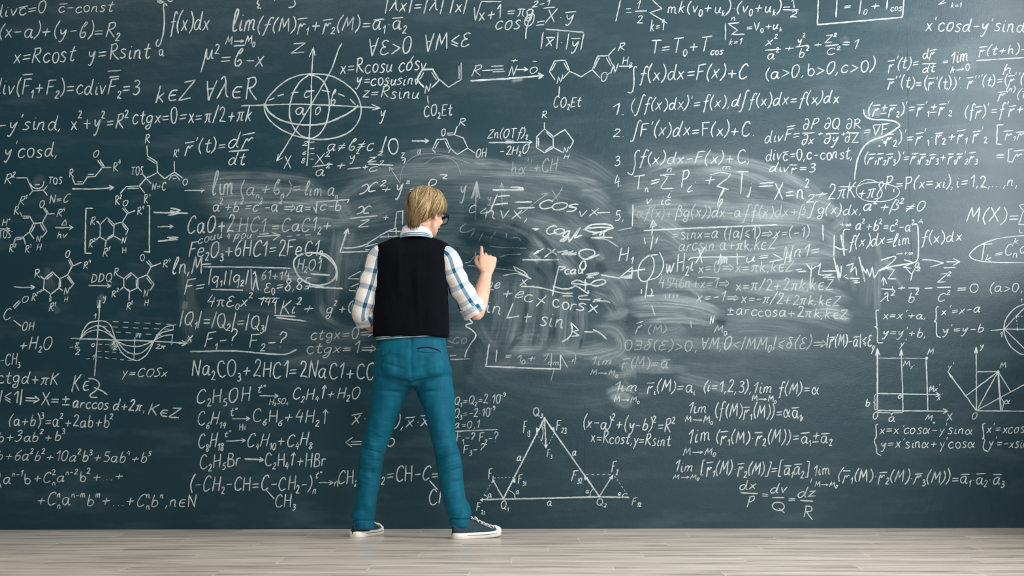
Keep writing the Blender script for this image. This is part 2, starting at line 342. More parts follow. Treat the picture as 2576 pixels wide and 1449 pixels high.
S([(1306, 395), (1270, 460), (1200, 650), (1020, 960), (850, 1240), (710, 1466)], 3.8); Lm([(726, 1405), (710, 1468), (766, 1436)])
T("Z", 835, 488, 975, 478, 85); T("c", 962, 890, 1010, 890, 100); T("ɓ", 1205, 950, 1245, 950, 120); T("a", 880, 1045, 962, 1045, 110); T("0", 1060, 1045, 1100, 1045, 72); T("y", 1650, 1085, 1697, 1080, 120)
crop_to('H'); T("X", 1065, 345, 1138, 338, 110)
T("2", 1230, 135, 1280, 132, 38); T("6", 1240, 215, 1270, 215, 36); T("8", 1226, 290, 1256, 288, 45); Lm([(1300, 103), (1345, 98)], [(1300, 160), (1345, 157)], [(1300, 207), (1345, 205)], [(1300, 255), (1338, 255)])
crop_to('X'); eq('line with |lambda x| at the top edge'); T("|λx|=|λ| |x|", 968, 28, 1174, 30, 36)
crop_to('B'); eq('line for all epsilon > 0'); T("∀ε>0", 1565, 518, 1940, 478, 150)
crop_to('C'); eq('line for all M < epsilon'); T("∀M≤ε", 258, 480, 662, 410, 155)
crop_to('B'); eq('three lines x, y, z in Rcos u'); T("x=Rcosu cosv", 1290, 675, 2075, 640, 135); Lm([(1922, 565), (1960, 510)]); T("y=cosusinv", 1435, 775, 2010, 778, 108); T("z=Rsinu", 1490, 885, 2005, 905, 112)
crop_to('C'); eq('square root of x+1 line at the top'); Lm([(700, 65), (708, 190), (765, 12), (945, 15)]); T("x+1", 745, 190, 950, 160, 130); T("=πg", 1000, 150, 1238, 150, 112); T("2-1", 1225, 72, 1390, 50, 60)
eq('fraction for cos phi'); T("X·~y", 1355, 205, 1600, 195, 112); Lm([(1330, 75), (1436, 65)]); Lm([(1350, 265), (1700, 295)], wd=4); T("|~x|·|~y|", 1310, 425, 1695, 440, 118); T("cosφ=", 895, 270, 1338, 262, 132)
# chemistry, top middle
rx('ring with side chain and CO2Et'); Lm([(310, 800), (380, 730), (320, 630), (225, 635), (175, 725), (242, 797)], wd=4.6); Lm([(242, 655), (205, 722)], [(310, 658), (355, 728)], [(382, 725), (465, 795), (580, 725), (580, 570)], [(560, 600), (560, 720)], [(275, 870), (280, 945)]); T("N", 250, 855, 302, 832, 75); T("CO_{2}Et", 245, 1060, 505, 1050, 105)
rx('R triple bond N to O over a long arrow'); T("R", 680, 695, 757, 690, 98); Lm([(770, 643), (870, 638)], [(855, 605), (965, 600)], [(870, 635), (970, 630)], [(865, 655), (978, 650)]); T("N", 1015, 690, 1078, 688, 95); T("+", 1035, 570, 1095, 568, 45); Lm([(1085, 635), (1185, 632)]); Lm([(1150, 612), (1190, 632), (1152, 650)]); T("O", 1202, 665, 1264, 665, 60); Lm([(1230, 558), (1272, 563)]); S([(665, 737), (1060, 712), (1330, 688)], 5.5, head=55)
rx('two linked rings with CO2Et'); Lm([(1505, 720), (1570, 650), (1530, 548), (1430, 555), (1385, 655), (1437, 730)], [(1445, 570), (1405, 645)], [(1515, 570), (1555, 645)], [(1477, 785), (1470, 875)], [(1570, 650), (1675, 700), (1775, 635), (1845, 710)], [(1775, 635), (1825, 510), (1920, 508), (1962, 592)], [(1792, 625), (1840, 522)], [(1903, 528), (1945, 602)], [(1912, 682), (1938, 660)], [(1920, 508), (1985, 435)]); T("N", 1450, 765, 1500, 742, 60); T("CO_{2}Et", 1430, 980, 1675, 975, 95); T("O", 1855, 742, 1908, 742, 78); T("N", 1945, 670, 2000, 662, 85); T("R", 2010, 465, 2066, 458, 75); T("H_{2}", 2055, 590, 2140, 590, 70); S([(2020, 605), (2142, 604)], 4.5, head=36)
rx('open ring with O, R and OH'); S([(130, 1285), (285, 1285)], 4.2, head=40); T("O", 404, 1240, 437, 1240, 62); Lm([(450, 1215), (520, 1212)], [(450, 1230), (520, 1228)], [(520, 1225), (545, 1150)], [(520, 1230), (600, 1258), (640, 1350), (545, 1408), (485, 1355), (445, 1268), (360, 1270), (318, 1360), (342, 1392)], [(376, 1290), (340, 1355)], [(430, 1285), (465, 1355)], [(485, 1355), (465, 1395)], [(640, 1350), (705, 1395)]); T("R", 555, 1150, 616, 1148, 70); T("OH", 720, 1435, 812, 1430, 80)
rx('arrow with Zn(OTf)2 above and -2H2O below'); T("Zn(OTf)_{2}", 820, 1265, 1185, 1250, 85); S([(830, 1300), (1228, 1296)], head=36); T("-2H_{2}O", 935, 1415, 1190, 1395, 78); fill([(960, 1300), (1000, 1280), (1060, 1290), (1065, 1306), (990, 1310)], .6)
rx('double ring with R and NH'); Lm([(1340, 1175), (1420, 1245), (1420, 1345), (1340, 1393), (1268, 1345), (1268, 1245), (1340, 1175), (1338, 1115)], [(1285, 1255), (1285, 1335)], [(1352, 1202), (1405, 1255)], [(1345, 1375), (1410, 1335)], [(1420, 1245), (1525, 1182), (1605, 1285), (1568, 1355)], [(1420, 1345), (1505, 1390)], wd=3.8); T("N", 1515, 1395, 1560, 1390, 55); T("H", 1520, 1452, 1566, 1450, 42); T("R", 1320, 1080, 1366, 1078, 65)
# top right
crop_to('D')
eq('sum line T = 1/2 at the top edge'); Lm([(150, 0), (105, 195)], [(200, 80), (245, 78)], [(200, 115), (250, 112)], [(302, 32), (332, 0), (310, 82)], [(280, 105), (390, 98)], [(440, 0), (525, 80), (415, 115), (575, 212)]); T("2", 295, 215, 345, 215, 75); T("k=1", 420, 285, 545, 272, 100); T("mk(v_{0}+u_{k})·(v_{0}+u_{k})=", 580, 120, 1692, 115, 112); Lm([(1705, 15), (1722, 0), (1732, 75)], [(1660, 92), (1770, 88)]); T("2", 1695, 155, 1755, 155, 58)
eq('small sum = V0 + uk'); Lm([(1105, 215), (1105, 365)], [(1228, 207), (1130, 215), (1215, 275), (1160, 315), (1280, 312)]); T("n", 1160, 190, 1196, 188, 55); T("k=1", 1140, 410, 1250, 405, 55); T("=V_{0}+u_{k}", 1295, 285, 1620, 265, 78)
eq('line T = T0 + Tcos'); T("T=T_{0}+T_{cos}", 430, 485, 1080, 462, 128)
eq('ellipsoid fractions = 1'); T("x^{2}", 1475, 418, 1580, 408, 85); Lm([(1465, 458), (1608, 447)], [(1745, 428), (1862, 412)], [(2015, 420), (2140, 405)]); T("a^{2}", 1495, 540, 1595, 535, 85); T("+", 1645, 462, 1725, 458, 66); T("y^{2}", 1755, 398, 1830, 390, 78); T("b^{2}", 1780, 525, 1866, 515, 78); T("+", 1920, 428, 1982, 425, 60); T("Z^{2}", 2010, 392, 2118, 382, 72); T("C^{2}", 2035, 498, 2152, 490, 55)
crop_to('E'); T("=1", 525, 432, 656, 448, 105)
crop_to('D'); eq('integral f(x)dx = F(x)+C, topmost of the list'); S([(300, 612), (280, 610), (268, 640), (271, 740), (262, 820), (242, 845), (210, 842)]); T("f(x)dx=F(x)+C", 320, 738, 1305, 712, 138)
crop_to('X'); eq('condition (a>0,b>0,c>0)'); T("(a>0,b>0,c>0)", 1926, 200, 2201, 177, 31)
crop_to('D'); eq('list line numbered 1'); T("1.", 70, 1050, 175, 1045, 112); T("(∫f(x)dx)'=f(x),d∫f(x)dx=f(x)dx", 245, 1010, 2135, 940, 112)
eq('list line numbered 2'); T("2.", 80, 1255, 172, 1250, 75); T("∫F'(x)dx=F(x)+C.", 238, 1242, 1358, 1238, 125)
eq('line div F with three partial fractions'); T("div~F=", 1465, 1300, 1782, 1270, 112); T("∂P", 1815, 1178, 1942, 1170, 98); Lm([(1805, 1215), (1920, 1210)], [(2020, 1217), (2140, 1215)]); T("∂x", 1800, 1320, 1908, 1315, 92); T("+", 1945, 1240, 1992, 1238, 60); T("∂Q", 2005, 1178, 2142, 1175, 98); T("∂y", 2005, 1312, 2132, 1300, 92)
crop_to('E'); T("+", 510, 1240, 548, 1238, 55); T("∂R", 555, 1175, 686, 1170, 92); Lm([(560, 1212), (670, 1210)]); T("∂Z", 545, 1300, 672, 1295, 92); T("=∇~F", 715, 1238, 946, 1230, 92)
crop_to('X'); eq('line div c = 0, c-const'); T("div~c=0,c-const,", 1927, 404, 2143, 399, 29)
crop_to('P'); eq('line div r = 3'); T("div~r=3", 1665, 350, 2098, 352, 88)
crop_to('E')
eq('boxed line T = T0 + Tcos'); Lm([(300, -5), (290, 225), (1065, 158), (1080, -5)], wd=4.2); Lm([(470, 0), (460, 158)], [(690, 0), (672, 128)], [(930, 0), (920, 85)], wd=4.2); T("=", 538, 88, 602, 84, 62); T("0", 710, 135, 738, 135, 52); T("+", 780, 88, 855, 85, 88); T("cos", 960, 102, 1058, 102, 70)
eq('fragment k=1 at the top right edge'); Lm([(1450, 0), (1395, 42), (1465, 22)]); T("k=1", 1510, 72, 1606, 68, 48)
eq("line x' cos d - y' sin d at top right"); T("x'cosd-y'sind", 1275, 280, 2178, 292, 125)
eq('line with dr/dt and a limit as h goes to 0'); T("~r'(t)=", 935, 640, 1212, 615, 108); T("d~r", 1250, 540, 1366, 525, 85); Lm([(1245, 583), (1375, 577)]); T("dt", 1250, 662, 1366, 655, 78); T("=", 1430, 590, 1480, 585, 62); T("1im", 1515, 582, 1660, 556, 112); T("h→0", 1505, 668, 1675, 640, 55); T("~r(t+h)-", 1760, 500, 2195, 485, 92); Lm([(1740, 552), (2180, 525)]); T("h", 1985, 680, 2052, 672, 92)
eq('line of second and third derivatives of r'); T("~r''(t)=(~r'(t))'.", 935, 800, 1602, 808, 105); T("~r'''(t)=(~r''(t))'", 1655, 790, 2330, 760, 100)
eq('n-th derivative of r at the right edge'); T("~r^{(n)}(t)=", 1940, 905, 2330, 890, 95)
eq("line (r + r2)' under the hooked curve"); T("(~r±~r_{2})'=~r'_{1}±~r'_{2}", 760, 1045, 1515, 1030, 108)
eq("line (f r)' at the right edge"); T("(f~r)'=f'~r+f~r'", 1635, 1065, 2330, 1035, 108)
dr('hooked curve running down between two formulas'); S([(710, 995), (722, 1050), (780, 1085), (900, 1092), (1000, 1108), (1040, 1145), (1000, 1180), (900, 1240), (800, 1275), (720, 1330), (665, 1430), (640, 1540), (628, 1640)], 4.4)
eq("product rule line for r1 r2"); T("·~r_{2})'=~r'_{1}·~r_{2}+~r_{1}·~r'_{2}", 885, 1312, 1838, 1275, 112); dot(905, 1298, 14); dot(855, 1330, 9)
eq('bracketed r1 r2 at the right edge'); Lm([(1985, 1135), (1930, 1140), (1925, 1312), (1972, 1318)], wd=4); T("~r_{1}~r_{2}]'", 1990, 1265, 2330, 1255, 85)
crop_to('S')
eq('triple product line r1 r2 r3'); T("(~r_{1}~r_{2}~r_{3})'=~r_{1}~r_{2}~r_{3}+~r_{1}~r'_{2}~r_{3}", 720, 250, 1748, 240, 95); T("=[~r_{1}~r_{2}", 1910, 225, 2330, 225, 100)
eq('line Pi = P(x=xi), i = 1, 2 ... n'); T("P_{i}=P(x=xi),i=1,2,...,n,", 915, 490, 2110, 468, 108)
dr('loop drawn round + pi 8'); S([(840, 430), (770, 405), (690, 425), (648, 490), (660, 550), (730, 595), (850, 607), (960, 590), (1030, 545), (1030, 490), (960, 455), (840, 432), (720, 440), (660, 470)], 2.6, .9); T("+π8", 665, 575, 888, 572, 140, wd=3.2)
eq('line = 2 pi K beside the loop'); T("2", 190, 618, 262, 612, 82); T("+", 268, 572, 382, 560, 80); T("2πK", 385, 590, 640, 568, 140, .8); Lm([(480, 470), (640, 470)], al=.7)
eq('line a2 + beta2 not 0'); T("a^{2}+β^{2}≠0", 715, 692, 1262, 690, 98)
eq('line M(X) = sum at the right edge'); T("M(X)=", 1655, 792, 2126, 800, 132); Lm([(2230, 618), (2130, 640), (2168, 690), (2125, 812), (2230, 815)]); T("i", 2132, 890, 2155, 890, 60)
eq('circled Tk = C at the right edge'); S([(2280, 910), (2174, 915), (1950, 940), (1780, 1000), (1690, 1070), (1685, 1110), (1760, 1145), (1950, 1160), (2174, 1162), (2280, 1160)], 3.2); Lm([(1780, 997), (1886, 990)], [(1812, 1000), (1790, 1142)]); T("k", 1820, 1150, 1876, 1150, 62); T("=", 1910, 1108, 1980, 1104, 60); T("C", 2008, 1095, 2072, 1095, 105); T("k", 2075, 995, 2120, 990, 50); T("n", 2075, 1120, 2116, 1118, 70); T("a", 2140, 1075, 2205, 1075, 100)
# right middle: limits and scribbles
eq('line a2+b2=c2-a2 at the right'); T("a^{2}+b^{2}=c^{2}-a^{2}", 640, 862, 1172, 882, 92)
eq('improper integral as a limit'); T("+∞", 495, 835, 596, 830, 50); S([(590, 862), (545, 860), (525, 900), (540, 1100)], 3, .8); T("f(x)dx=", 575, 1028, 975, 995, 112); T("lim", 985, 1015, 1130, 990, 105); S([(1170, 810), (1205, 832), (1212, 1000), (1202, 1135), (1150, 1166)], 4); T("A", 1205, 805, 1246, 805, 38); T("f(x)dx", 1240, 988, 1605, 968, 105); T("→+∞", 1010, 1098, 1160, 1090, 50)
dr('row of sum signs and arrows'); S([(870, 1140), (990, 1105), (998, 1130), (930, 1190), (840, 1240)], 3.6); S([(840, 1240), (980, 1195), (1165, 1166)], 4.6); Lm([(905, 1215), (995, 1226), (935, 1310), (1008, 1308)], [(1080, 1135), (1165, 1160), (1070, 1205), (1150, 1212)]); S([(1245, 1135), (1340, 1140), (1442, 1165)], 4); Lm([(1442, 1165), (1320, 1202)]); S([(1465, 1155), (1590, 1155)], 3.6, head=70); Lm([(1440, 1210), (1548, 1205)]); Lm([(1100, 1215), (1150, 1270), (1180, 1215)], [(1160, 1250), (1140, 1325)]); T("a", 1178, 1210, 1222, 1205, 72); T("2", 1185, 1240, 1225, 1238, 30)
dr('tall H scribble beside the integral'); Lm([(445, 912), (440, 1105)], [(505, 905), (535, 1100)], [(440, 1010), (500, 1040), (565, 1042)], wd=4); Lm([(340, 815), (343, 960)])
dr('jagged scribble of strokes and zigzags'); Lm([(440, 1115), (490, 1338), (470, 1180), (500, 1300), (510, 1190)], [(670, 1105), (725, 1340), (690, 1180), (735, 1262), (742, 1215), (768, 1292), (790, 1200), (808, 1302), (842, 1250)], [(555, 1190), (620, 1170), (590, 1250), (640, 1200), (650, 1280)], [(560, 1270), (530, 1290), (575, 1310)], [(585, 1305), (680, 1305)], [(610, 1330), (660, 1325), (620, 1350), (680, 1340)], wd=4); Lm([(190, 1172), (235, 1228), (285, 1190)], [(240, 1180), (222, 1395)], [(290, 1200), (320, 1170), (300, 1270), (350, 1280)], [(330, 1240), (460, 1238)], [(340, 1275), (430, 1268), (340, 1300), (455, 1295)], wd=3.8); Lm([(95, 1230), (150, 1218)], [(110, 1245), (190, 1240)], wd=4)
crop_to('T')
eq('row of fractions = 0 (a>0'); Lm([(600, 370), (740, 375)], [(720, 340), (722, 370)], [(890, 360), (1012, 360)], [(1065, 365), (1150, 360)], [(1198, 355), (1346, 350)], wd=3.8); T("λ^{2}", 590, 515, 742, 505, 98); T("+", 785, 388, 862, 385, 72); T("b^{2}", 890, 520, 1002, 505, 110); T("C^{2}", 1215, 500, 1336, 490, 88); T("=0", 1420, 405, 1642, 405, 98); T("(a>0,", 1765, 405, 2112, 402, 98); T("Z^{2}", 1205, 300, 1346, 298, 95); Lm([(600, 290), (625, 240), (660, 315)], [(625, 240), (622, 335)])
eq("pair x=x'+a, y=y'+b in a brace"); S([(575, 595), (545, 608), (548, 690), (553, 760), (530, 778)]); S([(530, 778), (557, 792), (560, 880), (565, 945), (622, 945)]); T("x=x'+a,", 610, 695, 1072, 688, 92); T("y=y'+b,", 615, 872, 1072, 888, 100)
eq("pair x'=x-a, y'=y-b in a brace"); S([(1215, 558), (1190, 575), (1190, 650), (1185, 700), (1165, 718)]); S([(1165, 718), (1190, 732), (1190, 820), (1200, 875), (1240, 890)]); T("x'=x-a", 1240, 655, 1662, 615, 90); T("y'=y-b", 1255, 848, 1696, 835, 95)
dr('circle with chords cut by the right edge'); S([(2240, 520), (2131, 535), (2020, 590), (1940, 690), (1915, 790), (1930, 880), (1990, 990), (2080, 1060), (2131, 1072), (2240, 1075)]); Lm([(1775, 818), (1910, 802), (2240, 803)], [(1920, 800), (2050, 660), (2240, 470)], [(1920, 800), (2240, 1110)]); dash((2050, 665), (2060, 805), 4); dash((2060, 662), (2200, 662), 4); dot(2050, 662, 10); dot(2060, 805, 11); T("1", 1878, 890, 1898, 888, 58); T("1", 2098, 515, 2115, 512, 36)
crop_to('U')
dr('axes with a shifted rectangle and points M'); Lm([(475, 622), (475, 62)], wd=4.6); Lm([(455, 125), (475, 60), (500, 125)]); fill([(462, 112), (475, 70), (488, 112)], .8); S([(475, 625), (800, 629), (1116, 632)], 4, head=50); Lm([(480, 148), (925, 150)], wd=2.6, al=.85); S([(692, 70), (697, 250), (705, 420), (708, 632)]); Lm([(678, 128), (693, 66), (708, 125)]); fill([(684, 118), (693, 75), (702, 118)], .8); dot(925, 148, 13); S([(920, 152), (928, 400), (936, 625)]); S([(480, 470), (760, 476), (1046, 481)], 3.6, head=45)
S([(466, 476), (450, 490), (453, 540), (438, 552)], 2.6); S([(438, 552), (453, 562), (450, 610), (470, 622)], 2.6); S([(480, 640), (520, 645), (590, 648), (605, 668)], 2.6); S([(605, 668), (620, 648), (700, 645), (708, 634)], 2.6)
T("ý", 420, 82, 450, 78, 75); T("ý'", 685, 42, 742, 40, 58); T("M", 935, 120, 986, 118, 60); T("M_{ý'}", 710, 222, 812, 225, 60); T("Mx'", 945, 455, 1042, 450, 55); T("x'", 1018, 535, 1070, 530, 62); T("o", 668, 520, 695, 518, 58); T("b", 370, 592, 402, 590, 75); T("O", 435, 705, 476, 702, 65); T("a", 580, 725, 636, 722, 75); T("M_{x}", 915, 715, 1000, 730, 60); T("X", 1105, 722, 1162, 715, 62)
dr('rotated axes fan with point M and angle alpha'); Lm([(1378, 626), (1375, 48)], wd=3.6); Lm([(1360, 105), (1375, 45), (1390, 105)]); fill([(1366, 98), (1375, 55), (1384, 98)], .8); Lm([(1378, 626), (1115, 270)], wd=4); fill([(1112, 264), (1140, 325), (1165, 320)], .9); Lm([(1378, 628), (1830, 632)], [(1378, 626), (1830, 380)], [(1575, 270), (1375, 272)], [(1575, 270), (1285, 490)], [(1575, 270), (1390, 608)], [(1575, 270), (1690, 455)], wd=3.4); Lm([(1575, 270), (1600, 630)], wd=5); dot(1575, 272, 13); S([(1602, 510), (1625, 560), (1610, 628)], 2.8)
T("α", 1635, 570, 1682, 568, 62); T("O", 1335, 702, 1376, 700, 55); T("M", 1590, 240, 1642, 238, 60); T("y", 1405, 55, 1440, 52, 55); T("ý'", 1115, 255, 1168, 250, 62)
eq("pair x = x' cos a - y' sin a in a brace"); S([(480, 750), (462, 762), (465, 850), (445, 905)]); S([(445, 905), (465, 960), (470, 1010), (508, 1036)]); T("x=x'cosα-ý'sinα", 490, 838, 1336, 842, 88); T("y=x'sinα+ý'cosα", 505, 968, 1362, 965, 90)
eq("pair x' = x cos a cut by the right edge"); S([(1460, 740), (1435, 760), (1445, 860), (1430, 880)]); S([(1430, 880), (1452, 892), (1440, 970), (1486, 1003)]); T("x'=xcosα", 1470, 830, 1880, 830, 92); T("ý'=-xsinα", 1490, 955, 1910, 970, 92)
# right middle, left part
crop_to('P')
eq('list line numbered 3'); T("3.", 172, 290, 250, 285, 90); S([(420, 152), (395, 148), (372, 185), (372, 280), (350, 370), (330, 378), (298, 358)]); T("f(x)dx-F(x)+C,", 412, 275, 1462, 268, 118)
eq('list line numbered 4 with two sums'); T("4.", 175, 520, 242, 488, 120); T("T_{n}=", 365, 525, 606, 490, 138); Lm([(755, 372), (610, 385)], [(690, 395), (618, 500), (640, 515), (742, 510)], [(680, 400), (640, 385)]); T("n", 675, 352, 722, 350, 62); T("P", 820, 500, 888, 495, 150); T("i", 885, 552, 936, 545, 105); T("+", 1040, 480, 1132, 476, 130); Lm([(1185, 355), (1288, 372), (1270, 405), (1158, 490), (1268, 522)]); Lm([(1090, 380), (1190, 356)], al=.7); T("m", 1210, 330, 1290, 330, 58, .8); Lm([(1345, 350), (1458, 350)], [(1400, 350), (1385, 562)]); T("j", 1445, 560, 1490, 555, 125); T("=", 1550, 530, 1690, 525, 130); T("i", 688, 605, 716, 605, 85); T("v..ic", 485, 665, 712, 662, 85); T("ɓ", 1165, 690, 1220, 640, 110)
eq('line X = n squared'); T("X=n^{2}", 1708, 622, 2042, 605, 155)
eq('half wiped list line numbered 5'); T("5,", 182, 822, 258, 820, 95); Lm([(352, 665), (347, 875)]); T("αf(x)+", 390, 800, 725, 795, 112, .4); T("βg(x))dx-a", 755, 788, 1382, 785, 112, .6); T("∫f(x)dx+β", 1400, 800, 2008, 770, 110, .5)
crop_to('S'); T("∫g(x)dx,", 205, 722, 682, 725, 100, .8)
crop_to('P'); dr('long rule under list line 5'); S([(205, 915), (310, 893), (345, 890)], 3, .7); S([(455, 915), (900, 893), (1740, 860)], 4.4)
dr('up arrow over an oval on a stem, beside H1'); Lm([(540, 820), (515, 885), (578, 866), (545, 815)], [(540, 885), (532, 965)], [(460, 980), (470, 1045)], [(590, 980), (570, 1040)], [(545, 970), (520, 1100)], wd=3.8); fill([(542, 835), (528, 875), (562, 862)], .6); T("H_{1}", 222, 1210, 352, 1200, 130); S([(590, 1145), (500, 1160), (430, 1220), (400, 1310), (420, 1385), (480, 1400), (540, 1320), (555, 1220), (530, 1160), (500, 1150)], 4); S([(605, 1120), (645, 1220), (625, 1310), (580, 1365), (500, 1390)], 3.6); Lm([(225, 1365), (345, 1265), (340, 1370), (225, 1365)], [(300, 1310), (470, 1285)], wd=4.4); fill([(250, 1358), (335, 1330), (335, 1368)], .7); dot(627, 1337, 6)
crop_to('Q'); Lm([(465, 245), (445, 402)], [(412, 315), (410, 360)], [(500, 310), (512, 345), (495, 385)], [(460, 378), (530, 376)], wd=4)
crop_to('P')
eq('line sin x = a'); T("=sinx=a (|a|≤1)⇒x=(-1)", 730, 1000, 2038, 975, 105, .72)
eq('line arcsin a + pi k'); T("arcsin a+πk,k∈Z", 795, 1110, 1725, 1095, 115, .62); T("Nn1=", 1800, 1185, 2135, 1150, 120, .8)
dr('crossed out row X Am u'); S([(880, 1200), (960, 1172), (1430, 1166)], 3.6); T("X", 955, 1240, 1030, 1235, 150); T("Am", 1165, 1240, 1256, 1232, 112); Lm([(1350, 1125), (1352, 1245)]); T("u=", 1430, 1222, 1642, 1190, 85); Lm([(1660, 1217), (1790, 1190), (1700, 1140)]); T("H", 1810, 1235, 1870, 1230, 120)
eq('line x = 0, half wiped'); T("wH_{2}i", 680, 1318, 928, 1300, 165, .9); T("x=0⇒x=πk,k∈Z", 975, 1320, 1900, 1312, 108, .58); S([(970, 1365), (1080, 1362), (1185, 1374)], 3, .9)
crop_to('Q')
eq('line x = 1, half wiped'); T("4546n+x=1⇒", 575, 312, 1212, 302, 105, .5); T("x=π/2+2πk,k∈Z", 1265, 330, 2168, 325, 108, .68)
crop_to('X'); eq('line x = -1, half wiped'); T("x=-π/2+2πk,k∈Z", 1864, 762, 2113, 770, 27, .75)
crop_to('Q'); T("x=-1⇒", 915, 428, 1288, 432, 95, .7)
crop_to('X'); eq('line arccos a + 2 pi k'); T("±arccosa+2πk,k∈Z", 1830, 791, 2135, 803, 26, .8)
crop_to('Q'); eq('small letters N, M0 and r(M) on a wiped patch'); T("N", 1035, 635, 1072, 630, 70); T("M_{0}", 1075, 715, 1188, 720, 75, .7); T("~r", 362, 702, 412, 692, 92); T("(M)", 470, 722, 640, 712, 75, .35); Lm([(505, 465), (535, 555)], al=.8); Lm([(860, 610), (865, 668)], al=.8); T("1111", 615, 405, 745, 400, 40, .6)
eq('epsilon delta line'); T("0∃δ(ε)>0,", 255, 868, 908, 878, 92, .5); T("∀M,0<|MM_{0}|≤δ(ε)⇒", 960, 868, 2092, 855, 112, .62)
crop_to('T'); T("|~r(M)-~a|≤ε,", 18, 980, 520, 985, 130)
crop_to('Q'); eq('smudged line r(M) = a'); T("~r(M)=~a", 235, 1030, 656, 1040, 100, .5)
crop_to('N'); T("1im", 1480, 1012, 1655, 1005, 72, .5); T("M→M_{0}", 1472, 1100, 1716, 1110, 55, .6)
crop_to('Q'); eq('limit of ri(M) = ai and f(M)'); T("1im", 170, 1250, 372, 1245, 95); T("M→M_{0}", 160, 1342, 390, 1348, 55); T("~r_{i}(M)=a_{i}", 462, 1252, 898, 1258, 108); T("(i=1,2,3),", 980, 1250, 1405, 1262, 108); T("1im", 1440, 1265, 1596, 1260, 108); T("M→M_{0}", 1420, 1340, 1640, 1345, 60); T("f(M)=α", 1660, 1270, 2022, 1272, 112)
crop_to('R')
eq('limit of f(M) r1(M)'); T("1im", 260, 358, 422, 358, 105); T("M→M_{0}", 230, 435, 482, 450, 62); T("(f(M)~r_{1}(M))=α~a_{1},", 505, 388, 1308, 405, 118)
eq('limit of r1(M) r2(M) in round brackets'); T("1im", 265, 635, 446, 612, 132); T("M→M_{0}", 210, 745, 506, 738, 70); T("(~r_{1}(M)·~r_{2}(M))=~a_{1}±~a_{2}", 515, 628, 1572, 632, 115)
eq('limit of r1(M) r2(M) in square brackets'); T("1im", 140, 895, 292, 892, 100); T("M→M_{0}", 120, 965, 356, 960, 46); T("[~r_{1}(M)·~r_{2}(M)]=[~a_{1}~a_{2}]", 375, 912, 1356, 922, 120); Lm([(1388, 950), (1372, 996)])
eq('long limit line with three vectors'); T("1im", 1405, 932, 1547, 920, 105); T("M→M_{0}", 1410, 1030, 1616, 1030, 52)
crop_to('U'); T("(~r_{1}(M)·~r_{2}(M)·~r_{3}(M))=~a_{1}·~a_{2}·~a_{3}", 125, 1262, 1628, 1298, 112)
crop_to('R'); eq('row dx/P = dv/Q = dz/R'); T("dx", 725, 1060, 872, 1055, 85); T("P", 800, 1215, 856, 1212, 102); T("=", 930, 1130, 990, 1135, 75); T("dv", 1005, 1092, 1152, 1085, 88); T("Q", 1030, 1240, 1142, 1262, 88); T("=", 1170, 1172, 1236, 1174, 75); T("dz", 1255, 1128, 1424, 1122, 90); T("R", 1308, 1302, 1385, 1325, 115); Lm([(735, 1085), (892, 1093)], [(1022, 1130), (1136, 1130)], [(1280, 1156), (1398, 1163)], wd=4)
# left chemistry
crop_to('F')
eq("line y' cos d"); T("y'cosd,", 48, 270, 592, 270, 155)
rx('allyl fragment with Tos and N=C'); T("R^{2}", 48, 555, 158, 552, 105); Lm([(165, 488), (280, 485), (340, 622), (455, 612), (492, 565)], [(340, 622), (300, 670)], [(448, 612), (495, 670)], [(360, 562), (415, 556)], wd=3.4); S([(315, 545), (345, 585), (400, 597), (445, 572), (460, 520)]); T("R^{1}", 198, 770, 284, 765, 90); T("TOS", 505, 552, 646, 550, 70); T("N=C", 515, 755, 722, 742, 90)
rx('enone chain over an arrow'); T("R", 720, 480, 762, 478, 85); Lm([(750, 480), (780, 550), (865, 550), (910, 475), (990, 472), (1070, 375), (1015, 300)], [(1088, 372), (1040, 295)], [(800, 528), (860, 525)], [(915, 450), (980, 448)], [(1070, 378), (1160, 378)], wd=3.8); T("O", 975, 272, 1026, 270, 78); T("R^{4}", 1182, 415, 1256, 410, 95); S([(750, 600), (1000, 602), (1186, 585)], 4.4, head=55)
rx('branched molecule with Tos, R4 and N=C'); T("R", 1515, 125, 1562, 122, 92); Lm([(1530, 150), (1535, 260), (1635, 320), (1640, 430), (1715, 495), (1815, 425), (1815, 310)], [(1535, 285), (1622, 337)], [(1640, 430), (1520, 490), (1576, 545)], [(1482, 445), (1520, 490), (1450, 572), (1315, 577), (1250, 650)], [(1325, 597), (1445, 594)], [(1450, 572), (1510, 645)], [(1815, 425), (1905, 490)], [(1800, 495), (1836, 492)], wd=3.6); S([(1755, 510), (1790, 466), (1830, 462), (1876, 512)]); T("TOS", 1370, 455, 1490, 448, 82); T("R^{4}", 1808, 275, 1866, 272, 78); T("O", 1905, 562, 1952, 560, 68); T("N=C", 1585, 618, 1726, 612, 78); T("R^{2}", 1200, 770, 1268, 765, 90); T("R'", 1500, 758, 1562, 752, 88); T("O", 1280, 778, 1330, 775, 62)
rx('H+ over Tos arrow at the left edge'); T("H^{+}", 25, 985, 112, 985, 78); S([(-10, 1017), (102, 1017)], 3.6, head=40); T("TOS^{-}", -15, 1118, 132, 1112, 78)
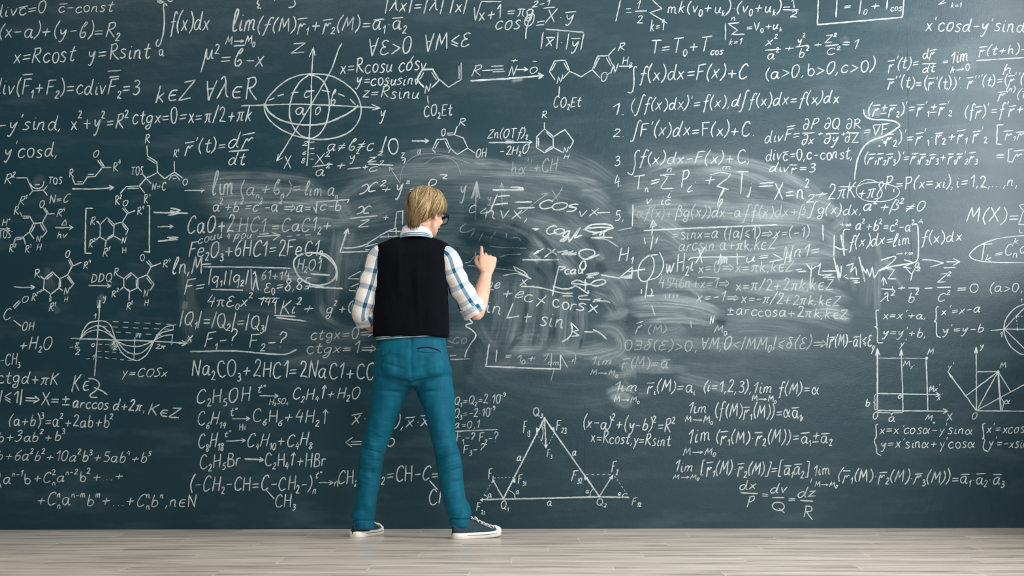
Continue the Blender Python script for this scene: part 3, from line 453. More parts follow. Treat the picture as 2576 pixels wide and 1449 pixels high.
rx('pyrrole with R2, R1 and R4'); T("R", 145, 875, 190, 872, 82); T("O", 412, 795, 458, 792, 75); Lm([(205, 840), (230, 885), (310, 885), (350, 960), (440, 955), (490, 1045), (430, 1110)], [(235, 905), (305, 903)], [(350, 960), (305, 1050), (355, 1120)], [(368, 972), (325, 1055)], [(420, 965), (465, 1045)], [(440, 955), (490, 860), (570, 860)], [(490, 860), (450, 800)], [(502, 852), (465, 795)], [(305, 1050), (245, 1100), (165, 1110), (140, 1175)], [(170, 1130), (240, 1118)], [(245, 1100), (265, 1180)], wd=3.8); T("R^{4}", 595, 890, 678, 888, 75); T("N", 378, 1152, 426, 1150, 66); T("H", 380, 1245, 426, 1242, 62); T("R^{2}", 98, 1265, 166, 1260, 80); T("R^{1}", 265, 1265, 326, 1262, 75)
rx('delta over hv arrow'); S([(575, 1005), (762, 1003)], 3.8, head=46); T("Δ", 638, 982, 692, 980, 58); T("hv", 595, 1115, 698, 1110, 80)
rx('indole in square brackets'); Lm([(970, 803), (895, 803), (886, 1270), (956, 1272)], [(1528, 776), (1557, 776), (1555, 1270)], [(1498, 1255), (1566, 1256)], wd=4); T("R", 945, 975, 992, 972, 80); Lm([(1000, 935), (1045, 970), (1115, 900), (1190, 970), (1180, 1090), (1105, 1140), (1040, 1100), (1045, 970)], [(1122, 928), (1180, 990)], [(1115, 1120), (1175, 1076)], [(1190, 970), (1275, 945), (1335, 1020), (1310, 1080)], [(1268, 962), (1315, 1027)], [(1180, 1090), (1265, 1135)], [(1275, 945), (1325, 860), (1410, 825)], [(1325, 860), (1275, 800)], [(1337, 850), (1295, 795)], [(1040, 1100), (985, 1140)], [(1105, 1140), (1095, 1205)], wd=3.6); fill([(1000, 938), (1022, 932), (1045, 970)], .9); T("N", 1270, 1172, 1312, 1168, 72); T("H", 1270, 1272, 1312, 1270, 66); T("R^{4}", 1430, 870, 1502, 862, 75); T("R^{2}", 925, 1210, 990, 1205, 80); T("R^{1}", 1070, 1305, 1142, 1300, 85)
dr('three arrows pointing at CaO'); Lm([(1597, 845), (1960, 856)], [(1775, 800), (1880, 822), (1750, 880), (1872, 852), (1770, 830)], wd=5); S([(1640, 997), (1802, 992)], 3.4, head=42); Lm([(1645, 1146), (1852, 1125)], [(1740, 1106), (1856, 1105), (1762, 1122)], wd=5)
crop_to('G')
rx('dihydroindole with wavy bonds'); S([(145, 380), (250, 386), (362, 382)], 4, head=50); T("R", 362, 285, 418, 282, 88); Lm([(420, 265), (460, 300), (545, 225), (620, 295), (615, 390), (530, 455), (455, 400), (460, 300)], [(485, 302), (550, 250)], [(632, 302), (630, 382)], [(620, 295), (705, 255), (770, 345), (720, 405)], [(700, 280), (755, 347)], [(615, 390), (656, 420)], [(705, 255), (750, 165), (850, 122)], [(748, 168), (712, 100)], [(762, 157), (725, 82)], wd=3.8); T("N", 665, 458, 712, 455, 72); T("H", 668, 540, 704, 538, 58); T("O", 682, 75, 722, 72, 72); T("R^{4}", 872, 190, 946, 185, 80); S([(455, 400), (445, 418), (430, 412), (425, 432), (408, 428), (395, 442)]); T("R^{2}", 332, 530, 392, 525, 75); S([(530, 455), (520, 475), (535, 490), (515, 505), (535, 520), (510, 530)]); T("R^{1}", 512, 638, 578, 632, 78)
rx('arrow marked DDQ'); T("DDQ", 952, 330, 1162, 326, 88); S([(920, 365), (1155, 369)], 3.6, head=46)
rx('indole after the DDQ arrow'); T("R", 1188, 270, 1236, 268, 88); Lm([(1240, 265), (1290, 295), (1365, 230), (1435, 295), (1435, 385), (1350, 430), (1290, 380), (1290, 295)], [(1310, 302), (1368, 250)], [(1420, 302), (1420, 385)], [(1308, 395), (1352, 420)], [(1435, 295), (1530, 255), (1605, 350), (1560, 420)], [(1525, 282), (1580, 352)], [(1435, 385), (1476, 430)], [(1530, 255), (1575, 170), (1680, 130)], [(1575, 170), (1525, 115)], [(1588, 160), (1545, 100)], [(1290, 380), (1245, 415)], [(1350, 430), (1345, 522)], wd=3.8); T("N", 1495, 482, 1542, 478, 75); T("H", 1505, 575, 1546, 572, 68); T("O", 1465, 110, 1506, 108, 66); T("R^{4}", 1698, 178, 1776, 172, 80); T("R^{2}", 1162, 485, 1232, 480, 72); T("R^{1}", 1318, 618, 1378, 612, 75)
rx('carboxyl group and + H2O'); T("C", 38, 722, 118, 705, 115); Lm([(135, 590), (200, 520)], [(150, 605), (215, 535)], [(140, 725), (222, 790)], wd=4); T("O", 230, 542, 292, 538, 68); T("OH", 235, 832, 355, 830, 96); T("+H_{2}O", 203, 1035, 534, 1030, 128); T("-CH_{3}", 0, 1195, 208, 1188, 112)
dr('cosine curves on axes with dashed levels')
S([(735, 915), (1200, 932), (1600, 945), (1945, 968)], 4, head=60); fill([(1860, 950), (1940, 968), (1862, 978)], .8); S([(1040, 515), (1022, 800), (985, 1310)], 4); fill([(1008, 600), (1036, 530), (1050, 598)], .9)
S([(835, 930), (870, 830), (930, 755), (1030, 735), (1110, 745), (1160, 800), (1200, 920), (1240, 1020), (1300, 1095), (1390, 1140), (1450, 1140), (1530, 1080), (1590, 970), (1640, 880), (1720, 800), (1835, 772)])
S([(835, 925), (900, 835), (1030, 782), (1120, 835), (1210, 935), (1300, 1040), (1400, 1078), (1500, 1050), (1600, 945), (1680, 860), (1810, 825)])
S([(840, 915), (920, 850), (1030, 828), (1130, 870), (1215, 940), (1300, 985), (1410, 1000), (1500, 985), (1600, 940), (1700, 890), (1805, 878)])
dash((1165, 740), (1830, 772), 6); dash((1050, 790), (1810, 824), 7); dash((1090, 840), (1720, 885), 6); dash((1020, 978), (1230, 984), 3); dash((1010, 1050), (1390, 1072), 5); dash((1010, 1108), (1400, 1152), 5); Lm([(1405, 905), (1396, 1138)], [(1808, 775), (1802, 822)], [(1796, 880), (1788, 985)], wd=2.6)
T("y", 1068, 520, 1104, 515, 75); T("1", 980, 715, 1002, 712, 56); T("π", 1408, 905, 1476, 905, 48); T("2π", 1618, 1022, 1722, 1026, 50); T("π", 785, 1002, 828, 1002, 70); Lm([(778, 1015), (828, 1012)], [(725, 1008), (762, 1004)]); T("2", 783, 1085, 828, 1085, 56); T("o", 958, 1000, 986, 1000, 60); T("π", 1165, 985, 1205, 985, 60); T("2", 1175, 1035, 1215, 1032, 40); T("-1", 895, 1150, 985, 1138, 60); T("X", 1942, 962, 2004, 955, 72); Lm([(835, 905), (832, 940)])
T("ý=COSx", 1270, 1312, 1742, 1315, 92)
# bottom left algebra
crop_to('J')
eq('line ctg d + pi K'); T("ctgd+πK", -20, 150, 532, 185, 122)
eq('note K in Z at lower left'); T("K∈", 662, 240, 812, 225, 150); S([(805, 118), (860, 122), (905, 165), (880, 220), (825, 262), (830, 285), (888, 290)], 4.2); S([(855, 198), (920, 225), (978, 265)], 4.2)
eq('line X = arccos d + 2 pi'); T("|≤1|⇒X=±", -8, 338, 640, 365, 118, wd=4.2); T("arccos d+2π,", 665, 378, 1310, 420, 100, wd=4); T("K∈Z", 1348, 445, 1645, 480, 105, wd=4)
eq('binomial line (a+b) cubed'); T("(a+b)^{3}=a^{2}+2ab+b^{2}", 90, 548, 1030, 562, 108)
eq('line 3ab2 + b3'); T("b+3ab^{2}+b^{3}", -20, 692, 592, 685, 95)
eq('line 6a2b2 + 10a2b3'); T("b+6a^{2}b^{2}+10a^{2}b^{3}+5ab^{4}+b^{5}", -25, 858, 1380, 885, 92)
eq('line a to the n-1 b + C'); T("a^{n-1}b+C_{n}^{2}a^{n-2}b^{2}+...+", 35, 1078, 1118, 1042, 98); Lm([(-6, 960), (4, 1010)], [(-5, 1065), (10, 1110)])
eq('bottom left line ending n in N'); T("+C_{n}^{n}a^{n-m}b^{m}+...+C_{n}^{n}b^{n},n∈N", 340, 1268, 1792, 1288, 112)
# centre left
crop_to('H')
eq("line r'(t) = dr/dt at centre left"); T("~r'(t)=", 165, 195, 532, 180, 128); T("d~r", 565, 155, 775, 128, 130); Lm([(565, 186), (745, 170)], wd=4.6); T("dt", 565, 305, 718, 305, 112)
eq('line a, b, c not equal / Oz'); T("a≠ɓ≠c", 1470, 180, 1886, 175, 105); T("/O_{z}", 1935, 198, 2166, 202, 150)
eq('sum of squares over a2 and c2'); T("X^{2}", 1345, 305, 1482, 290, 92); Lm([(1325, 325), (1510, 300)], [(1645, 345), (1768, 332)], [(1835, 300), (2062, 310)], wd=4); T("a^{2}", 1358, 405, 1488, 398, 92); T("+", 1550, 350, 1628, 346, 100); T("y^{2}", 1660, 270, 1752, 262, 85); T("z^{2}", 1818, 282, 1972, 268, 78); T("+", 1785, 352, 1838, 350, 72); T("c^{2}", 1838, 372, 1972, 358, 75, .8)
rx('short arrow after the branched molecule'); S([(160, 540), (342, 540)], 3, head=36)
eq('half wiped limit of an + bn'); T("lim", 415, 592, 598, 575, 195, .75); T("(a_{n}+ɓ_{n})=", 680, 585, 1218, 570, 130, .65); T("lim a_{n}", 1255, 590, 1558, 588, 118, .65)
eq('line a2+b2 with a square root, half wiped'); T("a^{2}+b^{2}=c^{2}-a^{2}⇒a=", 415, 732, 1312, 738, 105, .9); Lm([(1335, 690), (1360, 745), (1366, 645), (1662, 622), (1640, 655)], wd=4, al=.9); T("c-b", 1395, 720, 1582, 725, 95, .85)
rx('line CaO + 2HCl'); T("CaO+2", 193, 935, 612, 918, 160); T("HC1", 650, 920, 898, 915, 130, .75); T("=CaC1_{2}+", 955, 918, 1492, 905, 122, .85)
dr('small scribble and arrow between reactions'); T("couu", 285, 1028, 505, 975, 80, .8); T("4", 545, 990, 572, 985, 55, .8); T("pou", 615, 985, 770, 975, 75, .8); Lm([(820, 962), (1030, 945)], [(840, 940), (930, 932)], [(965, 995), (1032, 946), (960, 925)]); Lm([(1095, 960), (1140, 955)], [(1180, 948), (1215, 945)], [(1260, 948), (1310, 940)], al=.8)
rx('line Fe2O3 + 6HCl'); T("Fe_{2}O_{3}+6HC1=2FeC1_{2}", 200, 1148, 1418, 1130, 142)
eq('line ln M with a long bar'); T("ln,M", 50, 1302, 312, 1290, 160); Lm([(315, 1215), (402, 1210)], [(330, 1236), (700, 1238), (1130, 1249)], wd=4)
dr('oval ringed around H2O1'); S([(1265, 1110), (1190, 1140), (1155, 1200), (1180, 1290), (1240, 1360), (1330, 1400), (1430, 1400), (1510, 1360), (1545, 1300), (1530, 1230), (1470, 1160), (1380, 1115), (1270, 1110), (1200, 1130)], 5); S([(1300, 1104), (1440, 1120), (1520, 1190), (1550, 1280), (1545, 1362)], 4.4); T("H_{2}O1", 1185, 1252, 1402, 1275, 105, .8); Lm([(1310, 1300), (1485, 1312)], wd=4.8)
crop_to('I'); Lm([(1260, 290), (1605, 313)], wd=5)
eq('Coulomb fraction F = q1 q2 over 4 pi'); T("F=", 165, 358, 342, 345, 128); T("|q_{1}||q_{2}|", 375, 262, 738, 262, 115); Lm([(400, 318), (692, 326)], wd=4.4); T("4πε_{0}x^{2}", 368, 482, 782, 470, 105)
eq('line 61+14 with epsilon0 = 8,85'); Lm([(768, 132), (770, 322)]); T("λ", 782, 322, 838, 320, 168); T("61+14", 865, 225, 1112, 238, 85, .85); T("ε_{0}=8,85", 890, 345, 1312, 312, 108); T("144", 850, 465, 1000, 470, 78); Lm([(830, 400), (1025, 398)], [(992, 430), (986, 545)])
eq('line K i squared, underlined'); T("Ki^{2}+", 1035, 545, 1338, 530, 122); T("g^{2}+C", 1455, 545, 1712, 530, 105); Lm([(975, 556), (1172, 565)], [(995, 575), (1270, 609)], wd=4)
eq('line Q1 = Q2 = Q3'); T("|Q_{1}|=|Q_{2}|=|Q_{3}|", 120, 645, 918, 685, 132)
eq('questions F1-? F2-? over a long rule'); T("F_{1}-?", 345, 848, 632, 830, 145); T("F_{2}-?", 760, 850, 1092, 845, 132); S([(210, 885), (600, 880), (800, 895), (1000, 912), (1100, 905), (1182, 865)], 4.6)
eq('faint lines ctg x = 0 and ctg x = 1'); T("ctgx=0⇒", 1310, 780, 1885, 758, 98, .75); T("ctgx=1⇒", 1275, 905, 1905, 898, 105, .75)
rx('line Na2CO3 + 2HCl'); T("Na_{2}CO_{3}+2HC1=2NaC1+CO", 232, 1105, 1900, 1138, 148)
crop_to('K')
rx('line C2H5OH with H2SO4 under the arrow'); T("C_{2}H_{5}OH", 208, 265, 688, 255, 135); S([(770, 202), (942, 203)], 3.4, head=40); T("t°", 752, 175, 825, 172, 78); T("H_{2}SO_{4}", 860, 285, 1030, 272, 50); T("C_{2}H_{4}↑+H_{2}O", 1075, 235, 1678, 225, 105)
rx('line C6H14'); T("C_{6}H_{14}", 212, 470, 462, 465, 122); T("t°", 502, 385, 562, 382, 70); S([(520, 410), (682, 410)], 3.4, head=38); T("Hi", 588, 515, 642, 510, 62); T("C_{6}H_{6}+4H_{2}↑", 720, 435, 1392, 458, 115)
rx('line C8H18'); T("C_{8}H_{18}", 218, 678, 442, 668, 128); T("t°", 450, 580, 506, 578, 55); S([(465, 616), (642, 606)], 3.4, head=38); T("C_{4}H_{10}+C_{4}H_{8}", 665, 662, 1248, 658, 115)
rx('line C2H5Br'); T("C_{2}H_{5}Br", 232, 865, 602, 835, 122); S([(635, 775), (808, 786)], 5, head=42); T("C_{2}H_{4}↑+HBr", 828, 842, 1374, 848, 125)
rx('polymer line with a CH3 branch'); T("(-CH_{2}-CH=C-CH_{2}-)_{n}", 148, 1068, 1284, 1058, 130); T("t°", 1280, 958, 1338, 952, 58); S([(1310, 993), (1442, 993)], 3.4, head=42); T("n", 1450, 1030, 1488, 1028, 85); T("CH_{2}", 1495, 1005, 1665, 1000, 115); Lm([(835, 1060), (906, 1142)]); T("CH_{3}", 918, 1215, 1098, 1218, 118)
crop_to('V')
rx('CH=CH-C formula between the legs'); T("H_{2}=CH-C=", 205, 1032, 640, 1022, 100); Lm([(580, 1025), (635, 1085)]); T("CH", 580, 1182, 700, 1178, 98)
eq('x vector products between the legs'); T("~x·", 66, 655, 152, 645, 92); T("0,~x·~x", 330, 680, 572, 665, 92); Lm([(72, 738), (25, 772), (66, 802)], [(60, 768), (135, 765)], [(60, 786), (130, 783)]); T("o", 302, 795, 352, 790, 88)
crop_to('O')
eq('given values Q1, Q2, Q3 and a, right of the legs'); T("Q_{1}=Q_{2}=2·10^{-9}", 85, 212, 548, 190, 78, .85); T("Q_{3}=-2·10^{-9}", 85, 328, 455, 312, 78, .85); T("a=0,1", 90, 425, 312, 420, 68, .85); Lm([(90, 452), (476, 437)], al=.8); T("F_{1}-? F_{2}-?", 105, 550, 482, 550, 92, .85); T("F_{3}-?", 165, 655, 352, 652, 82, .85)
dr('force triangle with charges Q1, Q2 and Q3')
Lm([(530, 1066), (905, 335)], [(905, 335), (1405, 1046)], [(320, 1076), (900, 1063), (1405, 1050), (1678, 1056)], wd=4.6); Lm([(905, 335), (918, 600)], wd=3.8); Lm([(530, 1066), (432, 895)], [(1405, 1046), (1530, 850)], wd=3.8)
for t in (((314, 1078), (342, 1060), (342, 1096)), ((830, 468), (828, 415), (864, 438)), ((1000, 462), (962, 430), (992, 410)), ((898, 575), (937, 572), (918, 610)), ((640, 880), (604, 908), (640, 926)), ((428, 886), (432, 922), (456, 906)), ((1262, 848), (1302, 878), (1272, 900)), ((1534, 846), (1492, 878), (1526, 892))): fill(t)
for p in ((905, 335), (530, 1068), (1405, 1048)): dot(p[0], p[1], 11)
S([(872, 395), (893, 450), (880, 542)], 2.8); dash((835, 472), (900, 580), 4); dash((992, 472), (940, 578), 4); dash((440, 880), (640, 872), 6); dash((430, 905), (345, 1052), 5); dash((1275, 847), (1530, 845), 5); dash((1542, 856), (1668, 1042), 6)
S([(352, 1030), (378, 1045), (388, 1072)], 2.8); S([(580, 990), (625, 1020), (638, 1064)], 2.8); S([(1350, 975), (1325, 1010), (1322, 1050)], 2.8); S([(1658, 1018), (1625, 1025), (1618, 1052)], 2.8)
T("Q_{3}", 803, 312, 886, 312, 72); T("F_{13}", 716, 470, 772, 476, 105); T("F_{23}", 1012, 445, 1102, 448, 92); T("β", 882, 425, 908, 425, 42, wd=2); T("F_{3}", 928, 685, 972, 685, 66); T("a", 655, 722, 692, 720, 74); T("a", 1158, 672, 1192, 670, 68); T("a", 933, 1130, 972, 1130, 76); T("F_{1}", 393, 885, 438, 882, 96); T("F_{31}", 668, 930, 738, 925, 85); T("a", 390, 1055, 422, 1054, 52); T("a", 645, 1026, 672, 1024, 52); T("F_{21}", 288, 1175, 362, 1195, 75); T("Q_{1}", 510, 1158, 578, 1165, 72); T("~F_{32}", 1158, 908, 1248, 905, 88); T("F_{2}", 1518, 830, 1574, 828, 96); T("a", 1283, 1016, 1310, 1014, 48); T("a", 1574, 1036, 1600, 1034, 48); T("F_{12}", 1703, 1126, 1786, 1122, 75); T("Q_{2}", 1382, 1128, 1468, 1130, 66)
eq('circle equation (x-a)2 + (y-b)2 = R2'); T("(x-a)^{2}+(y-b)^{2}=R^{2}", 1258, 418, 2092, 462, 118)
eq('line x=Rcost, y=Rsint at lower right'); T("x=Rcost,ý=Rsint", 1325, 552, 2056, 592, 105)
# centre, around the man
crop_to('L')
eq('line x2 + y2 beside the head'); T("ẋ", 380, 582, 545, 545, 150); T("2", 562, 505, 615, 500, 55); T("+", 585, 560, 666, 556, 70); T("y", 705, 570, 772, 555, 135); T("2", 802, 478, 838, 475, 26); T("=", 836, 570, 892, 565, 75); S([(1008, 498), (1012, 470), (1035, 440), (1078, 445), (1070, 482), (1030, 497)]); S([(1110, 396), (1176, 400), (1138, 428), (1172, 434)]); Lm([(1018, 500), (1005, 470)])
eq('fraction x over z left of the head'); T("ẋ", 345, 752, 475, 745, 118); Lm([(290, 796), (542, 770)], wd=4); T("Z", 358, 878, 468, 870, 68); T("+", 590, 815, 642, 812, 78)
dr('rising curve on axes left of the shoulder'); Lm([(200, 1103), (270, 890)], [(235, 935), (272, 886), (282, 940)], [(200, 1103), (480, 1095)], wd=4); S([(230, 1065), (340, 1060), (450, 1025), (600, 930), (715, 880)], 4); Lm([(700, 882), (718, 735), (780, 727)], [(772, 728), (770, 850)], [(625, 912), (755, 912)], [(712, 880), (712, 945)], [(565, 966), (735, 955)], [(640, 935), (642, 970)], [(430, 1055), (540, 1022)], [(430, 1080), (480, 1082)], [(455, 1020), (458, 1050)]); Lm([(392, 1275), (290, 1330), (275, 1345), (375, 1347)], [(395, 1380), (300, 1420)], [(290, 1440), (280, 1452), (360, 1455)])
dr('faint compass arcs and arrow above the head'); S([(745, 480), (770, 340), (880, 230), (1050, 205), (1220, 240), (1380, 290)], 2, .35); S([(970, 300), (1060, 240), (1160, 235), (1260, 290), (1305, 400)], 2, .35); Lm([(745, 470), (655, 330)], [(652, 365), (652, 328), (690, 350)], wd=2.6, al=.6); T("a", 908, 215, 940, 212, 70, .6); T("1", 765, 300, 800, 295, 45)
eq('wiped line with h alpha + C H'); T("hα''+CH", 1760, 400, 2185, 360, 115, .4); S([(1500, 415), (1720, 405), (2170, 415)], 2, .3)
crop_to('M')
dr('faint y axis arrow and small y'); T("y", 305, 370, 372, 360, 195, .5); Lm([(465, 610), (478, 225)], wd=2.8, al=.55); Lm([(425, 405), (480, 222), (512, 398)], [(445, 380), (482, 240), (490, 390)], wd=4, al=.5); Lm([(730, 240), (738, 480)], [(705, 330), (732, 240), (762, 340)], wd=3, al=.4); T("y", 585, 440, 630, 435, 90, .4)
eq('line F = cos with an arrow'); Lm([(640, 312), (955, 312), (945, 292), (820, 285)], wd=5); Lm([(688, 362), (620, 520)], [(690, 380), (815, 368)], [(660, 462), (796, 448)], [(865, 438), (1038, 434)], [(890, 498), (1066, 492)], wd=4.6); T("c", 1108, 512, 1250, 500, 145, wd=4.2); T("o", 1235, 522, 1382, 520, 125, wd=4.2); T("s", 1370, 545, 1500, 520, 125, .9, 4.2); T("vx", 1525, 585, 1720, 570, 120, .9); Lm([(1700, 545), (1830, 540)]); S([(1350, 285), (1300, 370), (1240, 425)], 3, .5); S([(1240, 310), (1300, 420)], 3, .5); S([(1200, 350), (1100, 420), (920, 560)], 2.6, .45); Lm([(1130, 355), (1200, 350)], al=.5)
eq('line sin v x'); T("C", 398, 552, 470, 540, 75); T("i", 490, 560, 580, 552, 95); T("nvx,", 565, 600, 992, 620, 150, wd=3.8)
dr('faint hooks at the dark wiped patch'); S([(370, 655), (322, 690), (318, 735), (380, 740), (462, 705), (415, 795)], 2.6, .75); S([(545, 745), (495, 842)], 2.6, .75); S([(675, 735), (620, 800)], 2.6, .75); Lm([(770, 755), (785, 760), (778, 806)], wd=2.6, al=.75); S([(820, 800), (900, 795), (925, 828)], 2.6, .75)
dr('stacked level strokes right of the hand'); S([(612, 875), (650, 888), (985, 905)], 3, .85); S([(705, 996), (800, 968), (928, 963)], 3, .85); S([(940, 1020), (1312, 1021)], 4.2); S([(360, 1052), (410, 1040), (470, 985), (560, 1020), (705, 1042)], 3, .85); Lm([(470, 942), (468, 1002)]); S([(390, 1078), (700, 1110), (900, 1135)], 3, .8); Lm([(850, 1083), (880, 1132), (1032, 1216)], [(870, 1095), (960, 1140), (1000, 1190)], wd=4.6); S([(748, 1182), (880, 1160), (1000, 1192)], 3.4)
eq('scrawled line - co ='); Lm([(1040, 705), (1110, 705), (1060, 720)], wd=5); T("c", 1185, 762, 1290, 755, 130, wd=4.4); T("o", 1270, 765, 1375, 755, 90, wd=4.4); T("g", 1345, 800, 1420, 770, 90, wd=4.4); Lm([(1320, 832), (1410, 775), (1415, 840), (1530, 690), (1470, 800), (1550, 770)], wd=5); S([(1560, 720), (1640, 668), (1790, 660), (1850, 690), (1700, 745), (1580, 712), (1700, 692), (1866, 696)], 4.6); S([(1866, 696), (1760, 740), (1720, 775), (1765, 740), (1760, 800)], 4.4); Lm([(1635, 800), (1740, 792), (1860, 798)], [(1720, 740), (1650, 765)], wd=4.6); S([(1660, 808), (1790, 815), (1910, 888)], 3, .8)
eq('line x = 8'); Lm([(1195, 902), (1292, 972)], [(1275, 910), (1165, 996)], wd=4.2); Lm([(1055, 968), (1160, 905)], [(1060, 960), (1110, 925)], wd=4.2); S([(1298, 945), (1400, 928), (1340, 965), (1460, 932), (1350, 968), (1492, 948), (1400, 965), (1490, 966)], 4.4); S([(1722, 965), (1600, 1015), (1530, 990), (1520, 940), (1580, 915), (1660, 925), (1672, 970), (1590, 1012), (1540, 1050), (1525, 1100), (1560, 1125), (1585, 1080), (1570, 1030), (1540, 1000)], 4.6)
dr('big looping scrawl with a tall stroke'); S([(1312, 1085), (1280, 1220), (1245, 1385)], 4.4); S([(1312, 1088), (1350, 1092), (1385, 1098)], 4); S([(1380, 1105), (1320, 1125)], 4); T("cau", 1370, 1160, 1560, 1168, 90, wd=4.2); S([(1250, 1285), (1320, 1310), (1400, 1315), (1470, 1288), (1440, 1255), (1500, 1228), (1600, 1262), (1700, 1285), (1782, 1252), (1760, 1222), (1680, 1232), (1600, 1275), (1450, 1260), (1530, 1310), (1605, 1360), (1610, 1330)], 4.4); Lm([(1580, 1215), (1580, 1330)], wd=4.4); S([(1580, 1170), (1720, 1150), (1600, 1180), (1715, 1160), (1590, 1200), (1670, 1200)], 4); Lm([(1735, 1172), (1930, 1208)], wd=4.4)
crop_to('N')
eq('line + e c x cos'); T("x", 818, 290, 888, 285, 105); S([(835, 290), (1000, 302), (1200, 350), (1312, 355)], 4.2); T("2e", 522, 335, 642, 305, 85, .9); T("+e", 660, 402, 850, 395, 105); T("c", 865, 428, 945, 425, 110); T("x", 968, 470, 1065, 440, 130); T("cor", 1125, 478, 1340, 520, 125, wd=4); T("sx", 1345, 512, 1545, 540, 120, wd=4); Lm([(1210, 378), (1312, 380)], wd=4.2); S([(1470, 412), (1380, 408), (1362, 388), (1440, 372), (1360, 380)], 4); S([(1490, 432), (1560, 405), (1500, 420), (1600, 425), (1650, 438)], 4)
eq('line in L + sin with beta'); T("in", 530, 525, 645, 552, 128); Lm([(765, 445), (705, 580), (822, 562)], [(865, 572), (932, 566)], [(898, 535), (880, 625)], wd=4.2); T("sin", 1005, 642, 1212, 672, 140); S([(1290, 620), (1302, 700), (1270, 760), (1208, 800)], 4.2); Lm([(1290, 620), (1362, 690), (1312, 702)], [(1312, 702), (1365, 742), (1290, 745)], wd=4); Lm([(1410, 705), (1500, 708)], wd=4.4); S([(1490, 686), (1560, 720), (1615, 772)], 4.8)
dr('curly bracket under the raised elbow'); S([(312, 490), (340, 560), (396, 622)], 4.2); S([(396, 622), (330, 650), (390, 690), (425, 740), (380, 810), (340, 880), (325, 942)], 4.2)
eq('wiped boxed line right of the hip'); Lm([(545, 815), (515, 1020), (1000, 1040), (1195, 1045), (1195, 915)], wd=4); Lm([(615, 870), (605, 980)], al=.85); T("=", 690, 955, 745, 952, 70, .85); T("1_{0}+", 800, 985, 960, 975, 72, .7); T("1_{om}", 1030, 980, 1180, 985, 80, .6); Lm([(1115, 900), (1108, 1030)], [(1200, 920), (1262, 1035)], [(1335, 910), (1325, 1000)], al=.6); Lm([(1140, 1040), (1108, 1155)], wd=2.4, al=.5); T("-x-", 1270, 990, 1350, 970, 50, .5)
eq('remnant strokes beside the hip'); Lm([(185, 925), (245, 918)], [(190, 958), (370, 952)], wd=3.2, al=.6); T("co", 222, 815, 345, 808, 90, .3); Lm([(165, 785), (215, 805)], [(160, 840), (220, 845)], al=.35)
flush()
# ------------------------------------------------------------------ wiped chalk: dust bands and cleaned streaks lying on the board
def m_dust(name, col, streaky):
    t = NT(name); uv = t.uv(); t.base(col, .95, .1)
    st = t.noise(t.scale(uv, (1.6, 95, 1)), 1.0, 4, .62, .3)
    st2 = t.noise(t.scale(uv, (5, 16, 1)), 1.0, 3, .55, .6)
    gr = t.noise(t.obj(), 260, 2, .7)
    k = t.ramp(st, .30, .72, .05 if streaky else .5, 1.0)
    k = t.math('MULTIPLY', k, t.ramp(st2, .28, .68, .2, 1.0))
    k = t.math('MULTIPLY', k, t.ramp(gr, .35, .65, .7, 1.1))
    t.alpha(t.math('MULTIPLY', t.attr('a'), k, clamp=True)); return t.m
M_DUST = m_dust('chalk_dust', lin(202, 216, 217), True)
M_CLEAN = m_dust('wiped_clean_paint', lin(22, 53, 62), False)
srnd = random.Random(5)
class SBuf:
    def __init__(s): s.v, s.f, s.a, s.uv = [], [], [], []
sb = None; sn = [0]
def smear_flush(name, label, mat):
    me = mesh(name, sb.v, sb.f, sb.uv); a_ = me.attributes.new('a', 'FLOAT', 'POINT'); a_.data.foreach_set('value', sb.a)
    o = link(name, me, mat, wall, smooth=False); o['label'] = label
def SM(pts, wd, al, front=False):
    p = smooth_pts(pts, 10) if len(pts) > 2 else [(pts[0][0] + (pts[1][0] - pts[0][0]) * i / 16, pts[0][1] + (pts[1][1] - pts[0][1]) * i / 16) for i in range(17)]
    n = len(p); NV = 9; sn[0] += 1; y = (-.0012 if front else -.0001) - sn[0] * .000004
    b0 = len(sb.v); L = 0; su, sv = srnd.uniform(0, 50), srnd.uniform(0, 50)
    for i in range(n):
        t0, t1 = p[max(0, i - 1)], p[min(n - 1, i + 1)]; dx, dy = t1[0] - t0[0], t1[1] - t0[1]; l = math.hypot(dx, dy) or 1
        if i: L += math.hypot(p[i][0] - p[i - 1][0], p[i][1] - p[i - 1][1])
        u = i / (n - 1); eu = min(1, min(u, 1 - u) / .22); eu = eu * eu * (3 - 2 * eu)
        ww = wd * (.75 + .25 * eu) * (1 + .2 * noise.noise((i * .3 + su, 0, 0)))
        for j in range(NV):
            v = j / (NV - 1) - .5; ev = 1 - abs(2 * v); ev = min(1, ev / .6); ev = ev * ev * (3 - 2 * ev)
            P = at(p[i][0] - dy / l * ww * v, p[i][1] + dx / l * ww * v, y)
            sb.v.append((P.x, P.y, P.z)); sb.a.append(al * eu * ev); sb.uv.append((su + L * .00217, sv + ww * v * .00217))
    for i in range(n - 1):
        for j in range(NV - 1):
            k = b0 + i * NV + j; sb.f.append((k, k + 1, k + NV + 1, k + NV))
def group(name, label, mat, rows, front=False):
    global sb
    sb = SBuf()
    for pts, wd, al in rows: SM(pts, wd, al, front)
    smear_flush(name, label, mat)
CS = 'chalk_smear'
